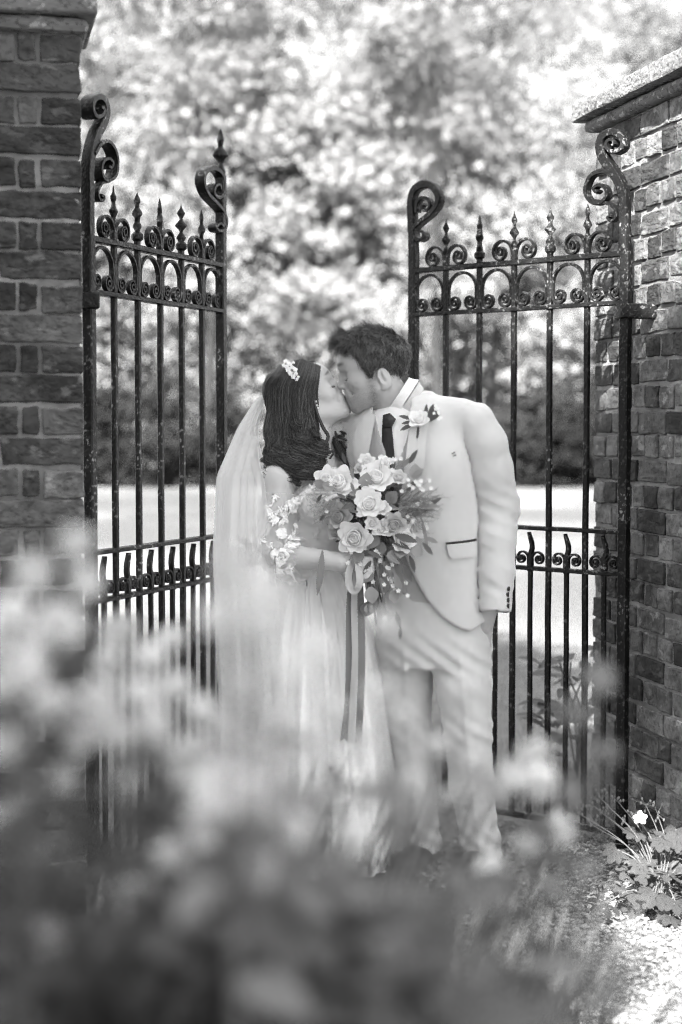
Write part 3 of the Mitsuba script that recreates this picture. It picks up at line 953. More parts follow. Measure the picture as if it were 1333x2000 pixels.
def s_poly(P, poly):
    """signed distance to a 2-D polygon (negative inside)"""
    poly = np.asarray(poly, float); n = len(poly)
    d = np.full(len(P), 1e9); ins = np.zeros(len(P), bool)
    for i in range(n):
        a, b = poly[i], poly[(i + 1) % n]
        e = b - a; w = P - a
        t = np.clip((w @ e) / e.dot(e), 0, 1)
        d = np.minimum(d, ((w - t[:, None] * e) ** 2).sum(1))
        c = (a[1] > P[:, 1]) != (b[1] > P[:, 1])
        ins ^= c & (P[:, 0] < e[0] * (P[:, 1] - a[1]) / (e[1] if e[1] else 1e-12) + a[0])
    d = np.sqrt(d)
    return np.where(ins, -d, d)


def loft(p, z, cx, cy, a, b, yaw, pw=2.3):
    """solid of stacked ellipses; the lists are by height z (rising)"""
    zz = np.clip(p[:, 2], z[0], z[-1])
    from scipy.interpolate import PchipInterpolator
    I = lambda v: PchipInterpolator(z, v)(zz)
    A, B, Y = I(a), I(b), np.radians(I(yaw))
    x, y = p[:, 0] - I(cx), p[:, 1] - I(cy)
    u, v = x * np.cos(Y) - y * np.sin(Y), x * np.sin(Y) + y * np.cos(Y)
    k = (np.abs(u / A) ** pw + np.abs(v / B) ** pw) ** (1 / pw)
    gr = np.sqrt((u / A ** 2) ** 2 + (v / B ** 2) ** 2) / np.maximum(np.sqrt((u / A) ** 2 + (v / B) ** 2), 1e-6)
    d = np.where(k > 0.3, (k - 1) / np.maximum(gr, 1e-3), -np.minimum(A, B) * 0.7)
    return np.maximum(d, np.maximum(z[0] - p[:, 2], p[:, 2] - z[-1]))


def tone(v, base, r=0.06):
    return np.repeat((base * (1 - r + 2 * r * meshkit.fbm(v * 70, 3)))[:, None], 3, 1)


# ---------------------------------------------------------------- the groom
GY = 5.35
gp = lambda x, y, dy=0.0: at(x, y, GY + dy)
gxz = lambda pts, dy=-0.15: np.array([at(x, y, GY + dy)[[0, 2]] for x, y in pts])
groom = thing('person', 'man in a pale three-piece suit kissing the woman, one hand in his pocket', 'person')
GO, GF, GU, GS_ = gp(731, 722), np.array([-0.978, 0, -0.208]), np.array([-0.208, 0, 0.978]), 1.10
NECK0, NECK1 = gp(752, 762, 0.0), gp(800, 822, 0.03)
SHL, ELL, WRL = gp(925, 820, -0.08), gp(971, 1000, -0.03), gp(962, 1165, -0.10)
SHR, ELR, WRR = gp(655, 850, 0.10), gp(575, 1010, 0.16), gp(520, 1075, 0.19)


def groom_skin(p):
    d = near(p, GO, 0.26, lambda q: head_sdf(q, GO, GF, GU, GS_, False))
    d = smin(d, s_cone(p, NECK0, NECK1, 0.060, 0.066), 0.035)
    d = smin(d, s_cone(p, NECK1, gp(800, 900, 0.02), 0.066, 0.10), 0.03)
    d = smin(d, s_chain(p, [gp(800, 860, 0.02), SHL, ELL, WRL], [0.06, 0.045, 0.038, 0.027]), 0.02)
    d = smin(d, s_chain(p, [gp(790, 860, 0.02), SHR, ELR, WRR], [0.06, 0.045, 0.038, 0.027]), 0.02)
    d = smin(d, s_chain(p, [gp(800, 900, 0.02), gp(850, 1200, 0.02)], [0.10, 0.10]), 0.02)
    for sx, (h, k, f) in ((0, (gp(800, 1220, 0.06), gp(803, 1420, 0.05), gp(826, 1640, 0.07))), (1, (gp(900, 1230, -0.02), gp(914, 1430, -0.04), gp(944, 1650, 0.0)))):
        d = smin(d, s_chain(p, [gp(850, 1190, 0.02), h, k, f], [0.09, 0.065, 0.048, 0.036]), 0.02)
    # left hand slid into the trouser pocket
    pm = gp(946, 1222, -0.055)

    def hand_l(p):
        d = s_cone(p, WRL, pm, 0.027, 0.030)
        for k in range(4):
            b = pm + np.array([-0.022 + 0.013 * k, -0.004, -0.02])
            d = smin(d, s_chain(p, [b, b + [-0.008, 0.006, -0.045], b + [-0.018, 0.016, -0.072]], [0.0105, 0.0095, 0.008]), 0.004)
        return smin(d, s_chain(p, [pm + [-0.02, -0.006, 0.012], pm + [-0.042, -0.010, -0.014], pm + [-0.046, -0.006, -0.04]], [0.012, 0.0105, 0.009]), 0.008)
    d = smin(d, near(p, pm, 0.2, hand_l), 0.012)
    # right hand spread on her back
    hm = WRR + np.array([-0.06, 0.0, -0.03])
    d = smin(d, s_cone(p, WRR, hm, 0.027, 0.030), 0.012)
    for k in range(4):
        b = hm + np.array([-0.024, 0.0, 0.028 - 0.019 * k])
        d = smin(d, s_chain(p, [b, b + [-0.04, -0.004, 0.006 - 0.004 * k], b + [-0.068, -0.014, 0.004 - 0.006 * k]], [0.0100, 0.009, 0.0075]), 0.005)
    d = smin(d, s_chain(p, [hm + [0.02, 0, 0.02], hm + [-0.005, -0.006, 0.055], hm + [-0.03, -0.014, 0.072]], [0.012, 0.0105, 0.009]), 0.007)
    return d


lo = np.array([-0.62, 5.05, 0.02]); hi = np.array([0.72, 5.75, 1.80])
m = nets(groom_skin, lo, hi, 0.0036, 3)
v = np.array(m.vertices)
hq = to_head(v, GO, GF, GU, GS_)
# stubble on jaw and lip, brows
st = np.clip((-0.035 - hq[:, 2]) / 0.03, 0, 1) * np.clip((hq[:, 0] + 0.005) / 0.02, 0, 1) * np.clip((hq[:, 2] + 0.15) / 0.02, 0, 1)
sb = np.clip(1 - np.abs(hq[:, 0] - 0.018) / 0.02, 0, 1) * np.clip((0.0 - hq[:, 2]) / 0.03, 0, 1)
lips = np.exp(-(((hq[:, 0] - 0.092) / 0.012) ** 2 + ((hq[:, 2] + 0.063) / 0.009) ** 2 + (hq[:, 1] / 0.022) ** 4))
br = np.exp(-(((np.abs(hq[:, 1]) - 0.028) / 0.020) ** 4 + ((hq[:, 2] - 0.0335) / 0.0055) ** 2)) * (hq[:, 0] > 0.05)
sp = meshkit.noise(v * 420)
col = 0.44 * (0.95 + 0.1 * meshkit.fbm(v * 60, 3))
col = col * (1 - np.clip(st, 0, 1) * (0.12 + 0.10 * (sp > 0.55))) * (1 - 0.4 * sb * (0.5 + 0.5 * (sp > 0.5))) * (1 - 0.35 * lips) * (1 - 0.85 * br)
ho = np.exp(-(((np.abs(hq[:, 1]) - 0.032) / 0.017) ** 4 + ((hq[:, 2] + 0.0115) / 0.0024) ** 2)) * (hq[:, 0] > 0.055)
col *= 1 - 0.7 * ho
obj('body', m, 'skin_groom', groom, True, color=np.repeat(col[:, None], 3, 1))


def groom_hair(p):
    q = to_head(p, GO, GF, GU, GS_)
    d = s_ell(q, (-0.002, 0, 0.036), (0.105, 0.079, 0.084))
    a = q.copy(); a[:, 1] = np.abs(a[:, 1])
    d = smin(d, s_cone(a, (0.060, 0.0, 0.093), (0.068, 0.036, 0.084), 0.028, 0.024), 0.03)
    line = np.interp(q[:, 0], [-0.12, -0.075, -0.052, -0.040, -0.022, 0.0, 0.010, 0.022, 0.035, 0.055, 0.085, 0.11], [-0.062, -0.056, -0.040, -0.010, 0.006, 0.004, -0.020, -0.018, 0.026, 0.056, 0.078, 0.090])
    n = meshkit.fbm(q * [52, 60, 40] + 2.2 * meshkit.noise(q * 25)[:, None], 2) - 0.5
    d = smax(d + 0.022 * n, line - q[:, 2], 0.006)
    hd = s_ell(q, (-0.004, 0, 0.032), (0.094, 0.070, 0.072))
    return smax(d, -hd, 0.003) * GS_


hm_ = nets(groom_hair, GO - 0.2, GO + 0.2, 0.005, 3)
hair = obj('hair', hm_, 'hair_base', groom, True)
r = np.random.default_rng(12)
P0, N0 = pick(hm_, 26000, r)
q0 = to_head(P0, GO, GF, GU, GS_)
n0 = N0 @ np.column_stack([GF, np.cross(GU, GF), GU])
ok = (n0 * (q0 - [0, 0, 0.03])).sum(1) > 0.02
P0, q0, n0 = P0[ok][:13000], q0[ok][:13000], n0[ok][:13000]
# flow: forward and up over the top, combed down at the sides and back, waved in tufts
sw = meshkit.noise(q0 * [30, 30, 30] + 3) * 2 - 1
top = np.clip((q0[:, 2] - 0.055) / 0.04, 0, 1)[:, None]
fl = top * np.stack([0.9 + 0 * sw, 0.6 * np.sign(q0[:, 1]) + 0.8 * sw, 0.45 + 0 * sw], 1) + (1 - top) * np.stack([0.35 + 0.55 * sw, 0 * sw, -1 + 0 * sw], 1)
fl = fl + (np.stack([meshkit.noise(q0 * 55 + s) for s in (1, 31, 61)], 1) - 0.5) * 1.2
fl = nrm(fl - n0 * (fl * n0).sum(1, keepdims=True))
ln = r.uniform(0.018, 0.036, (len(q0), 1)) * (0.75 + 0.5 * top)
u = np.linspace(0, 1, 7)[None, :, None]
cv = np.cross(n0, fl) * (r.normal(0, 0.3, (len(q0), 1)) + 0.5 * sw[:, None])
Q = q0[:, None] + n0[:, None] * (0.0005 - 0.003 * top[:, None]) + ln[:, None] * (fl[:, None] * u + cv[:, None] * u ** 2 + n0[:, None] * (0.30 * u - 0.28 * u ** 2) * (0.75 + 0.55 * top[:, None]))
pts = from_head(Q.reshape(-1, 3), GO, GF, GU, GS_).reshape(Q.shape)
sel = r.random(len(pts)) < 0.5
obj('strands', strands(pts[sel], 0.0008), 'hair_dark', hair, True)
stuff(obj('strands', strands(pts[~sel], 0.0008), 'hair_mid', hair, True))
stuff(f'{hair}__strands')

TZ = [at(850, y, GY)[2] for y in (1262, 1200, 1100, 1000, 900, 830, 790, 770)]
TCX = [at(x, 1000, GY)[0] for x in (858, 850, 832, 815, 800, 795, 792, 792)]
TCY = [GY + k for k in (0.01, 0.01, 0.0, -0.01, -0.015, 0.0, 0.01, 0.02)]
TA = [0.192, 0.188, 0.186, 0.200, 0.208, 0.185, 0.13, 0.08]
TB = [0.128, 0.126, 0.122, 0.132, 0.136, 0.120, 0.095, 0.07]
YAW = [18] * 4 + [24] * 4


def torso(p):
    d = loft(p, TZ, TCX, TCY, TA, TB, YAW, 2.35)
    d = smin(d, s_cone(p, gp(800, 806, 0.02), SHL + [-0.015, 0, 0.004], 0.066, 0.060), 0.04)
    return smin(d, s_cone(p, gp(790, 806, 0.03), SHR + [0.02, 0, 0], 0.066, 0.060), 0.04)


OPEN = gxz([(731, 790), (728, 830), (719, 895), (706, 1000), (700, 1100), (690, 1260), (690, 1330), (925, 1330), (915, 1236), (886, 1222), (860, 1203), (836, 1175), (816, 1140), (801, 1110), (786, 1070), (776, 1010), (789, 925), (803, 805), (806, 770), (770, 740), (735, 760)])
ARM_L = [SHL + [0.002, 0, -0.006], gp(948, 868, -0.075), gp(957, 915, -0.06), gp(972, 992, -0.035), gp(971, 1052, -0.065), gp(970, 1120, -0.085), gp(968, 1192, -0.105)]
ARM_LR = [0.066, 0.067, 0.071, 0.069, 0.060, 0.056, 0.051]
cuffn = nrm(ARM_L[-1] - ARM_L[-2])


def folds(p):
    """creases: diagonal drag lines at the elbow and cuff, soft drape elsewhere"""
    w = meshkit.fbm(p * [7, 7, 13], 3, 3) - 0.5
    e = np.exp(-((p[:, 2] - ELL[2]) / 0.10) ** 2) + 1.1 * np.exp(-((p[:, 2] - gp(0, 1140)[2]) / 0.05) ** 2)
    t = p[:, 0] * 0.5 + p[:, 2]
    ph = t * 2 * PI / 0.048 + 3 * meshkit.noise(p * 11)
    return 0.0035 * w + 0.0075 * e * ((np.abs(np.sin(ph * 0.5)) - 0.6) * (0.3 + meshkit.noise(p * 17 + 9)))


def sleeve(p, pts, rs, cut=None):
    d = s_chain(p, pts, rs)
    if cut is not None:
        d = smax(d, (p - cut[0]) @ cut[1], 0.004)
    return d


def jacket(p):
    t = torso(p)
    drape = 0.008 * np.exp(-((p[:, 2] - gp(0, 1150)[2]) / 0.10) ** 2) * (meshkit.noise(p * [14, 14, 5] + 4) - 0.4)
    t = t + drape + 0.004 * (meshkit.fbm(p * [6, 6, 9], 3, 8) - 0.5)
    hem = at(0, 1231, GY - 0.1)[2] + 0.10 * np.clip(p[:, 0] - at(915, 0, GY)[0], 0, 1) + 0.55 * np.clip(p[:, 0] - at(925, 0, GY)[0], 0, 0.1)
    t = smax(t, hem - p[:, 2], 0.004)
    t = np.maximum(t, -(torso(p) + 0.013))
    front = np.maximum(s_poly(p[:, [0, 2]], OPEN), p[:, 1] - (GY + 0.02))
    t = smax(t, -front, 0.004)
    s = sleeve(p, ARM_L, ARM_LR, (ARM_L[-1] + cuffn * 0.006, cuffn)) + folds(p) * np.clip((p[:, 2] - ARM_L[-1][2] - 0.02) / 0.06, 0, 1)
    s = np.maximum(s, -(s_cone(p, ARM_L[-1] - cuffn * 0.03, ARM_L[-1] + cuffn * 0.05, 0.041, 0.041)))
    s2 = sleeve(p, [SHR, gp(615, 930, 0.14), ELR, WRR], [0.066, 0.066, 0.058, 0.046]) + folds(p)
    seam = smin(t, s, 0.006)
    # the armhole seam: a fine groove where sleeve meets body
    gro = np.exp(-((t - s) / 0.006) ** 2) * np.exp(-(np.minimum(np.abs(t), np.abs(s)) / 0.02) ** 2)
    return smin(seam + 0.0055 * gro, s2, 0.012)


jm = nets(jacket, [-0.62, 4.95, 0.70], [0.80, 5.75, 1.76], 0.0058, 4)
jk = obj('jacket', jm, 'suit_cloth', groom, True)


def on_front(f, poly_px, off, thick, dy=-0.15, step=0.012, dirn=(0.0, 1.0, 0.0), puff=0.0):
    """a cloth piece: polygon traced on the plane y = GY + dy, dropped back on to the surface f, given thickness"""
    pv, pf = poly_grid(gxz(poly_px, dy), step)
    P = np.column_stack([pv[:, 0], np.full(len(pv), GY - 0.45), pv[:, 1]])
    H = cast(f, P, dirn, 60)
    e = s_poly(pv, gxz(poly_px, dy))
    top = H - np.asarray(dirn) * (off + puff * np.clip(-e / 0.02, 0, 1)[:, None])
    n = trimesh.Trimesh(top, pf, process=False)
    if n.face_normals[:, 1].mean() > 0:
        pf = pf[:, ::-1]
    return slab(top, pf, -np.asarray(dirn), thick)


torso_r = lambda p: torso(p) + 0.004 * (meshkit.fbm(p * [6, 6, 9], 3, 8) - 0.5)
obj('lapel', on_front(torso_r, [(803, 796), (840, 778), (846, 806), (834, 842), (828, 905), (806, 975), (781, 1030), (777, 1010), (789, 925), (800, 840)], 0.017, 0.005, puff=-0.002), 'suit_cloth', jk, 40)
obj('lapel', on_front(torso_r, [(735, 808), (712, 811), (711, 822), (697, 826), (688, 862), (692, 905), (702, 950), (712, 950), (719, 895), (729, 840)], 0.017, 0.005, puff=-0.002), 'suit_cloth', jk, 40)
fl_ = on_front(jacket, [(873, 1064), (934, 1059), (935, 1089), (884, 1092), (877, 1084)], 0.011, 0.005)
pf = obj('pocket_flap', fl_, 'suit_cloth', jk, 40)
obj('piping', on_front(jacket, [(871, 1060), (934, 1054), (935, 1058), (873, 1064)], 0.006, 0.004, step=0.006), 'black_trim', pf, False)
for a in (((882, 885), (889, 882), (890, 884), (883, 887)), ((884, 890), (891, 887), (892, 889), (885, 892))):
    obj('stitch', on_front(jacket, a, 0.0012, 0.001, step=0.004), 'black_trim', jk, False)
for k in range(4):
    c = gp(1003 - 3.4 * k, 1150 + 11 * k, -0.13)
    Pc = cast(jacket, np.array([c + [0.09, -0.03, 0]]), nrm(np.array([-1, 0.25, 0])), 50)[0]
    obj('button', tube([Pc + [0.002, -0.001, 0], Pc + [-0.004, 0.001, 0]], 0.0075, 10), 'black_trim', jk, 40)

wv = lambda p: torso(p) + 0.017 + 0.004 * (meshkit.fbm(p * [8, 8, 8], 2, 2) - 0.5)
WHEM = gxz([(640, 780), (733, 800), (742, 845), (768, 916), (784, 890), (797, 850), (808, 790), (900, 760), (960, 1170), (849, 1182), (824, 1196), (775, 1152), (770, 1150), (735, 1196), (640, 1170)])


def waistcoat(p):
    d = smax(wv(p), s_poly(p[:, [0, 2]], WHEM), 0.003)
    return np.maximum(d, -(wv(p) + 0.010))


wc = obj('waistcoat', nets(waistcoat, [-0.2, 5.0, 0.76], [0.5, 5.6, 1.72], 0.006, 4), 'waistcoat_cloth', groom, True)
for k, (x, y) in enumerate([(771, 960), (772, 1005), (772, 1050), (772, 1095), (772, 1135)]):
    Pc = cast(waistcoat, np.array([gp(x, y, -0.35)]), (0, 1.0, 0), 60)[0]
    obj('button', tube([Pc + [0, -0.004, 0], Pc + [0, 0.002, 0]], 0.007, 10), 'black_trim', wc, 40)
sh = lambda p: np.maximum(smin(torso(p) + 0.026, s_cone(p, NECK1 + [0, 0, -0.03], gp(796, 800, 0.02), 0.07, 0.066), 0.02), at(0, 1190, GY)[2] - p[:, 2])
sh2 = lambda p: np.maximum(sh(p), -(s_cone(p, NECK0, NECK1, 0.064, 0.064)))
shm = obj('shirt', nets(sh, [-0.2, 5.0, 0.82], [0.5, 5.6, 1.74], 0.007, 4), 'shirt_cloth', groom, True)
# shirt collar: a folded band round the leaning neck with two points
CC = gp(783, 775, 0.0); CU = nrm(np.array([-0.836, 0, 0.548])); CE1 = np.array([0.548, 0, 0.836]); CE2 = np.array([0, -1.0, 0])


def collar(rad, top, width, tipw, ph, lift, flare, thick, nphi=60, dn=None):
    dn = -CU if dn is None else nrm(dn)
    phi = np.linspace(-ph, ph, nphi)
    rows = []
    rd = np.cos(phi)[:, None] * CE1 + np.sin(phi)[:, None] * CE2
    tip = np.exp(-((np.abs(phi) - (ph - 0.22)) / 0.28) ** 2)
    for kk in np.linspace(0, 1, 7):
        Lc = (width + tipw * tip) * kk
        out = rad + flare * kk ** 1.4
        rows.append(CC + rd * out + CU * (top + lift * np.cos(phi))[:, None] + dn * Lc[:, None] * 0.97)
    for kk in np.linspace(1, 0, 7):
        Lc = (width + tipw * tip) * kk
        out = rad + flare * kk ** 1.4 - thick
        rows.append(CC + rd * out + CU * (top + lift * np.cos(phi))[:, None] + dn * Lc[:, None] * 0.97)
    P = np.array(rows)
    return gridmesh(P)


obj('shirt_collar', collar(0.066, 0.012, 0.032, 0.040, 2.72, 0.0, 0.011, 0.003), 'shirt_cloth', shm, True)
obj('jacket_collar', collar(0.073, -0.022, 0.034, 0.0, 1.9, 0.0, 0.010, 0.005, dn=(0.30, 0, -0.95)), 'suit_cloth', jk, True)
shf = lambda p: np.minimum(sh(p), wv(p) + 0.012)
obj('knot', on_front(sh, [(750, 810), (763, 806), (775, 818), (767, 834), (748, 835)], 0.010, 0.012, step=0.006, puff=0.008), 'tie_satin', groom, 40)
scene[f'{groom}__tie'] = None; del scene[f'{groom}__tie']
tie = obj('tie', on_front(sh, [(748, 835), (767, 834), (773, 905), (777, 960), (762, 975), (746, 955), (747, 900)], 0.006, 0.006, step=0.008, puff=0.003), 'tie_satin', groom, 40)


def trousers(p):
    hip = loft(p, [at(0, y, GY)[2] for y in (1300, 1240, 1140)], [at(x, 0, GY)[0] for x in (852, 853, 850)], [GY + 0.02] * 3, [0.165, 0.178, 0.17], [0.115, 0.122, 0.112], [16] * 3, 2.3)
    L = s_chain(p, [gp(900, 1262, -0.01), gp(906, 1340, -0.03), gp(914, 1430, -0.04), gp(922, 1530, -0.02), gp(938, 1640, 0.0), gp(944, 1668, 0.0)], [0.098, 0.088, 0.076, 0.070, 0.061, 0.062])
    R = s_chain(p, [gp(795, 1252, 0.06), gp(797, 1340, 0.06), gp(803, 1430, 0.06), gp(814, 1530, 0.07), gp(826, 1640, 0.07), gp(830, 1668, 0.07)], [0.096, 0.078, 0.067, 0.062, 0.057, 0.058])
    d = smin(smin(L, hip, 0.035), smin(R, hip, 0.035), 0.006)
    d = np.maximum(d, at(0, 1672, GY)[2] - p[:, 2])
    w = meshkit.fbm(p * [9, 9, 14], 3, 6) - 0.5
    t = p[:, 0] * 0.8 + p[:, 2]
    e = np.exp(-((p[:, 2] - gp(0, 1290)[2]) / 0.08) ** 2) + 0.8 * np.exp(-((p[:, 2] - gp(0, 1420)[2]) / 0.07) ** 2) + np.exp(-((p[:, 2] - gp(0, 1640)[2]) / 0.06) ** 2)
    crease = 0.0
    for zs, xs, yc in (((1262, 1430, 1660), (893, 909, 938), -0.02), ((1262, 1430, 1660), (788, 797, 824), 0.06)):
        zz = [at(0, q, GY)[2] for q in zs][::-1]; xx = [at(q, 1000, GY)[0] for q in xs][::-1]
        crease = crease - 0.006 * np.exp(-((p[:, 0] - np.interp(p[:, 2], zz, xx)) / 0.008) ** 2) * (p[:, 1] < GY + yc) * np.clip((at(0, 1250, GY)[2] - p[:, 2]) / 0.05, 0, 1)
    return d + 0.004 * w + 0.0035 * e * np.sin(t * 2 * PI / 0.06 + 3 * meshkit.noise(p * 8)) + crease


tr = obj('trousers', nets(trousers, [0.02, 5.0, 0.02], [0.62, 5.65, 0.96], 0.006, 4), 'suit_cloth', groom, True)
for c in (gp(944, 1690, 0.0), gp(830, 1690, 0.07)):
    c = np.array([c[0], c[1], 0.045])
    fd = np.array([-0.45, -0.89, 0])
    sd = np.array([0.89, -0.45, 0])
    fs_ = lambda p: np.maximum(smin(s_ellr(p, c + fd * 0.09 + [0, 0, -0.008], (0.125, 0.046, 0.040), np.column_stack([fd, sd, [0, 0, 1.0]])), s_ell(p, c, (0.05, 0.05, 0.055)), 0.02), 0.008 - p[:, 2])
    obj('shoe', nets(fs_, c - [0.25, 0.3, 0.05], c + [0.2, 0.2, 0.12], 0.008, 3), 'shoe_leather', groom, True)
# ---------------------------------------------------------------- the bride
BY = 5.375
bp = lambda x, y, dy=0.0: at(x, y, BY + dy)
bride = thing('person', 'woman in a white lace wedding dress and long veil, head tilted back to be kissed', 'person')
BO, BF, BU, BS = bp(604, 779), np.array([0.819, 0, 0.574]), np.array([-0.574, 0, 0.819]), 1.02
SRJ, ELB, WRI = bp(543, 934, -0.085), bp(540, 1085, -0.135), bp(668, 1098, -0.215)
SLJ, ELB2, WRI2 = bp(664, 925, 0.10), bp(705, 1075, 0.07), bp(716, 1092, -0.14)
GRIP = at(722, 1098, 5.165)


def fingers(p, palm, across, fwd, wrap, n=4):
    """four unequal bent fingers and a thumb closing round what is held"""
    out = None
    for k in range(n):
        ln = (0.88, 1.0, 0.95, 0.76)[k]
        b = palm + across * (0.027 - 0.018 * k) + fwd * 0.035
        m1 = b + fwd * 0.026 * ln + wrap * 0.012
        m2 = m1 + fwd * 0.006 * ln + wrap * 0.026 * ln
        e = m2 - fwd * 0.016 * ln + wrap * 0.012 * ln
        d = s_chain(p, [b, m1, m2, e], [0.0092, 0.0088, 0.0080, 0.0070])
        out = d if out is None else smin(out, d, 0.003)
    b = palm + across * 0.022
    d = s_chain(p, [b, b + across * 0.026 + fwd * 0.022 + wrap * 0.008, b + across * 0.026 + fwd * 0.045 + wrap * 0.022], [0.0115, 0.0100, 0.0080])
    return smin(out, d, 0.005)


def bride_skin(p):
    d = near(p, BO, 0.25, lambda q: head_sdf(q, BO, BF, BU, BS, True))
    d = smin(d, s_chain(p, [bp(612, 800), bp(617, 850, 0.0), bp(612, 900, 0.01)], [0.046, 0.046, 0.062]), 0.03)
    ch = s_ellr(p, bp(603, 972, 0.015), (0.135, 0.085, 0.14), rot([0, 0, 1], -38))
    d = smin(d, ch, 0.045)
    d = smin(d, s_cone(p, bp(612, 905, 0.0), SRJ, 0.050, 0.050), 0.03)
    d = smin(d, s_cone(p, bp(612, 905, 0.0), SLJ, 0.050, 0.048), 0.03)
    for sd in (-1, 1):      # bust
        d = smin(d, s_ell(p, bp(636 + 10 * sd, 985, -0.035 + 0.06 * sd), (0.058, 0.055, 0.055)), 0.03)
    d = smin(d, s_ell(p, bp(601, 1100, 0.02), (0.105, 0.080, 0.14)), 0.05)
    d = smin(d, s_cone(p, SRJ, ELB, 0.050, 0.040), 0.025)
    d = smin(d, s_cone(p, ELB, WRI, 0.041, 0.029), 0.014)
    d = smin(d, s_chain(p, [SLJ, ELB2, WRI2], [0.046, 0.038, 0.027]), 0.02)
    f1 = nrm(GRIP - WRI); ac = np.array([0, -0.25, 0.95]); wr = nrm(np.array([0.1, 0.9, 0.1]))
    pal = WRI + f1 * 0.045

    def hands(p):
        d = s_ellr(p, pal, (0.044, 0.016, 0.036), np.column_stack([f1, np.cross(ac, f1), ac]))
        d = smin(d, s_cone(p, WRI, pal, 0.027, 0.022), 0.015)
        d = smin(d, fingers(p, pal, ac, f1, wr), 0.008)
        f2 = nrm(np.array([0.15, -0.95, -0.1])); pal2 = WRI2 + f2 * 0.03
        d2 = smin(s_cone(p, WRI2, pal2, 0.026, 0.022), s_ell(p, pal2, (0.018, 0.042, 0.034)), 0.015)
        d2 = smin(d2, fingers(p, pal2 + [0.01, 0, -0.01], np.array([0, 0.1, 0.95]), f2, np.array([-0.95, 0, 0])), 0.008)
        return np.minimum(d, d2)
    d = smin(d, near(p, GRIP, 0.24, hands), 0.012)
    for x, y in ((575, 0.0), (625, 0.02)):
        d = smin(d, s_chain(p, [bp(601, 1180, 0.02), bp(x + 5, 1420, y), bp(x, 1665, y)], [0.10, 0.06, 0.04]), 0.03)
    return d


m = nets(bride_skin, [-0.36, 5.0, 0.02], [0.30, 5.62, 1.72], 0.0036, 3)
v = np.array(m.vertices)
hq = to_head(v, BO, BF, BU, BS)
lips = np.exp(-(((hq[:, 0] - 0.092) / 0.012) ** 2 + ((hq[:, 2] + 0.063) / 0.009) ** 2 + (hq[:, 1] / 0.022) ** 4))
br = np.exp(-(((np.abs(hq[:, 1]) - 0.028) / 0.018) ** 4 + ((hq[:, 2] - 0.034 + 0.15 * (np.abs(hq[:, 1]) - 0.028)) / 0.0035) ** 2)) * (hq[:, 0] > 0.05)
lid = np.exp(-(((np.abs(hq[:, 1]) - 0.032) / 0.017) ** 4 + ((hq[:, 2] + 0.0115) / 0.0028) ** 2)) * (hq[:, 0] > 0.055)
col = 0.54 * (0.96 + 0.08 * meshkit.fbm(v * 60, 3)) * (1 - 0.3 * lips) * (1 - 0.75 * br) * (1 - 0.85 * lid)
body = obj('body', m, 'skin_groom', bride, True, color=np.repeat(col[:, None], 3, 1))
# lashes of the closed eyes, both people
for par, (o, F, U, s), n in ((bride, (BO, BF, BU, BS), 26), (groom, (GO, GF, GU, GS_), 22)):
    P = []
    for sd in (-1, 1):
        for k in range(n):
            y = 0.020 + 0.026 * k / n
            b = np.array([0.0815 - 0.36 * max(0, y - 0.028) - 0.004 * (y < 0.024), sd * y, -0.0118])
            o2 = np.array([0.010, sd * 0.003, -0.003]) * (1.1 if par == bride else 0.8)
            P.append([b, b + o2 * 0.5 + [0, 0, -0.0015], b + o2])
    P = np.array([smooth_path(q, 5) for q in P])
    obj('lashes', strands(from_head(P.reshape(-1, 3), o, F, U, s).reshape(P.shape), 0.0008), 'hair_base', par, True)

plain('hair_light', 0.10, 0.36, specular=0.6)
# hair: half up, falling in long locks that end in curls
r = np.random.default_rng(44)


def bride_hair(p):
    q = to_head(p, BO, BF, BU, BS)
    d = s_ell(q, (-0.006, 0, 0.034), (0.110, 0.084, 0.090))
    line = np.interp(q[:, 0], [-0.12, -0.02, 0.012, 0.030, 0.050, 0.078, 0.11], [-0.2, -0.10, -0.03, 0.012, 0.040, 0.066, 0.085])
    d = smax(d, line - q[:, 2], 0.008) * BS
    d = smin(d, s_ell(p, bp(552, 762, -0.01), (0.060, 0.075, 0.055)), 0.03)
    d = smin(d, s_chain(p, [bp(563, 765, -0.02), bp(568, 820, -0.03), bp(572, 870, -0.045), bp(583, 888, -0.07)], [0.072, 0.064, 0.050, 0.026]), 0.03)
    d = smin(d, s_chain(p, [bp(575, 780, 0.03), bp(560, 850, 0.05), bp(560, 885, 0.05)], [0.07, 0.055, 0.035]), 0.03)
    d = smax(d, -near(p, BO, 0.25, lambda k: head_sdf(k, BO, BF, BU, BS, True) - 0.004), 0.004)
    n = meshkit.fbm(np.column_stack([p[:, 0] * 60, p[:, 1] * 60, p[:, 2] * 7]), 3) - 0.5
    w2 = meshkit.noise(np.column_stack([p[:, 0] * 26, p[:, 1] * 20, p[:, 2] * 22])) - 0.5
    return d + 0.012 * n + 0.030 * w2 * np.clip((bp(0, 830)[2] - p[:, 2]) / 0.06, 0, 1)


bh = nets(bride_hair, [-0.30, 5.1, 1.20], [0.03, 5.6, 1.72], 0.005, 3)
hairb = obj('hair', bh, 'hair_base', bride, True)


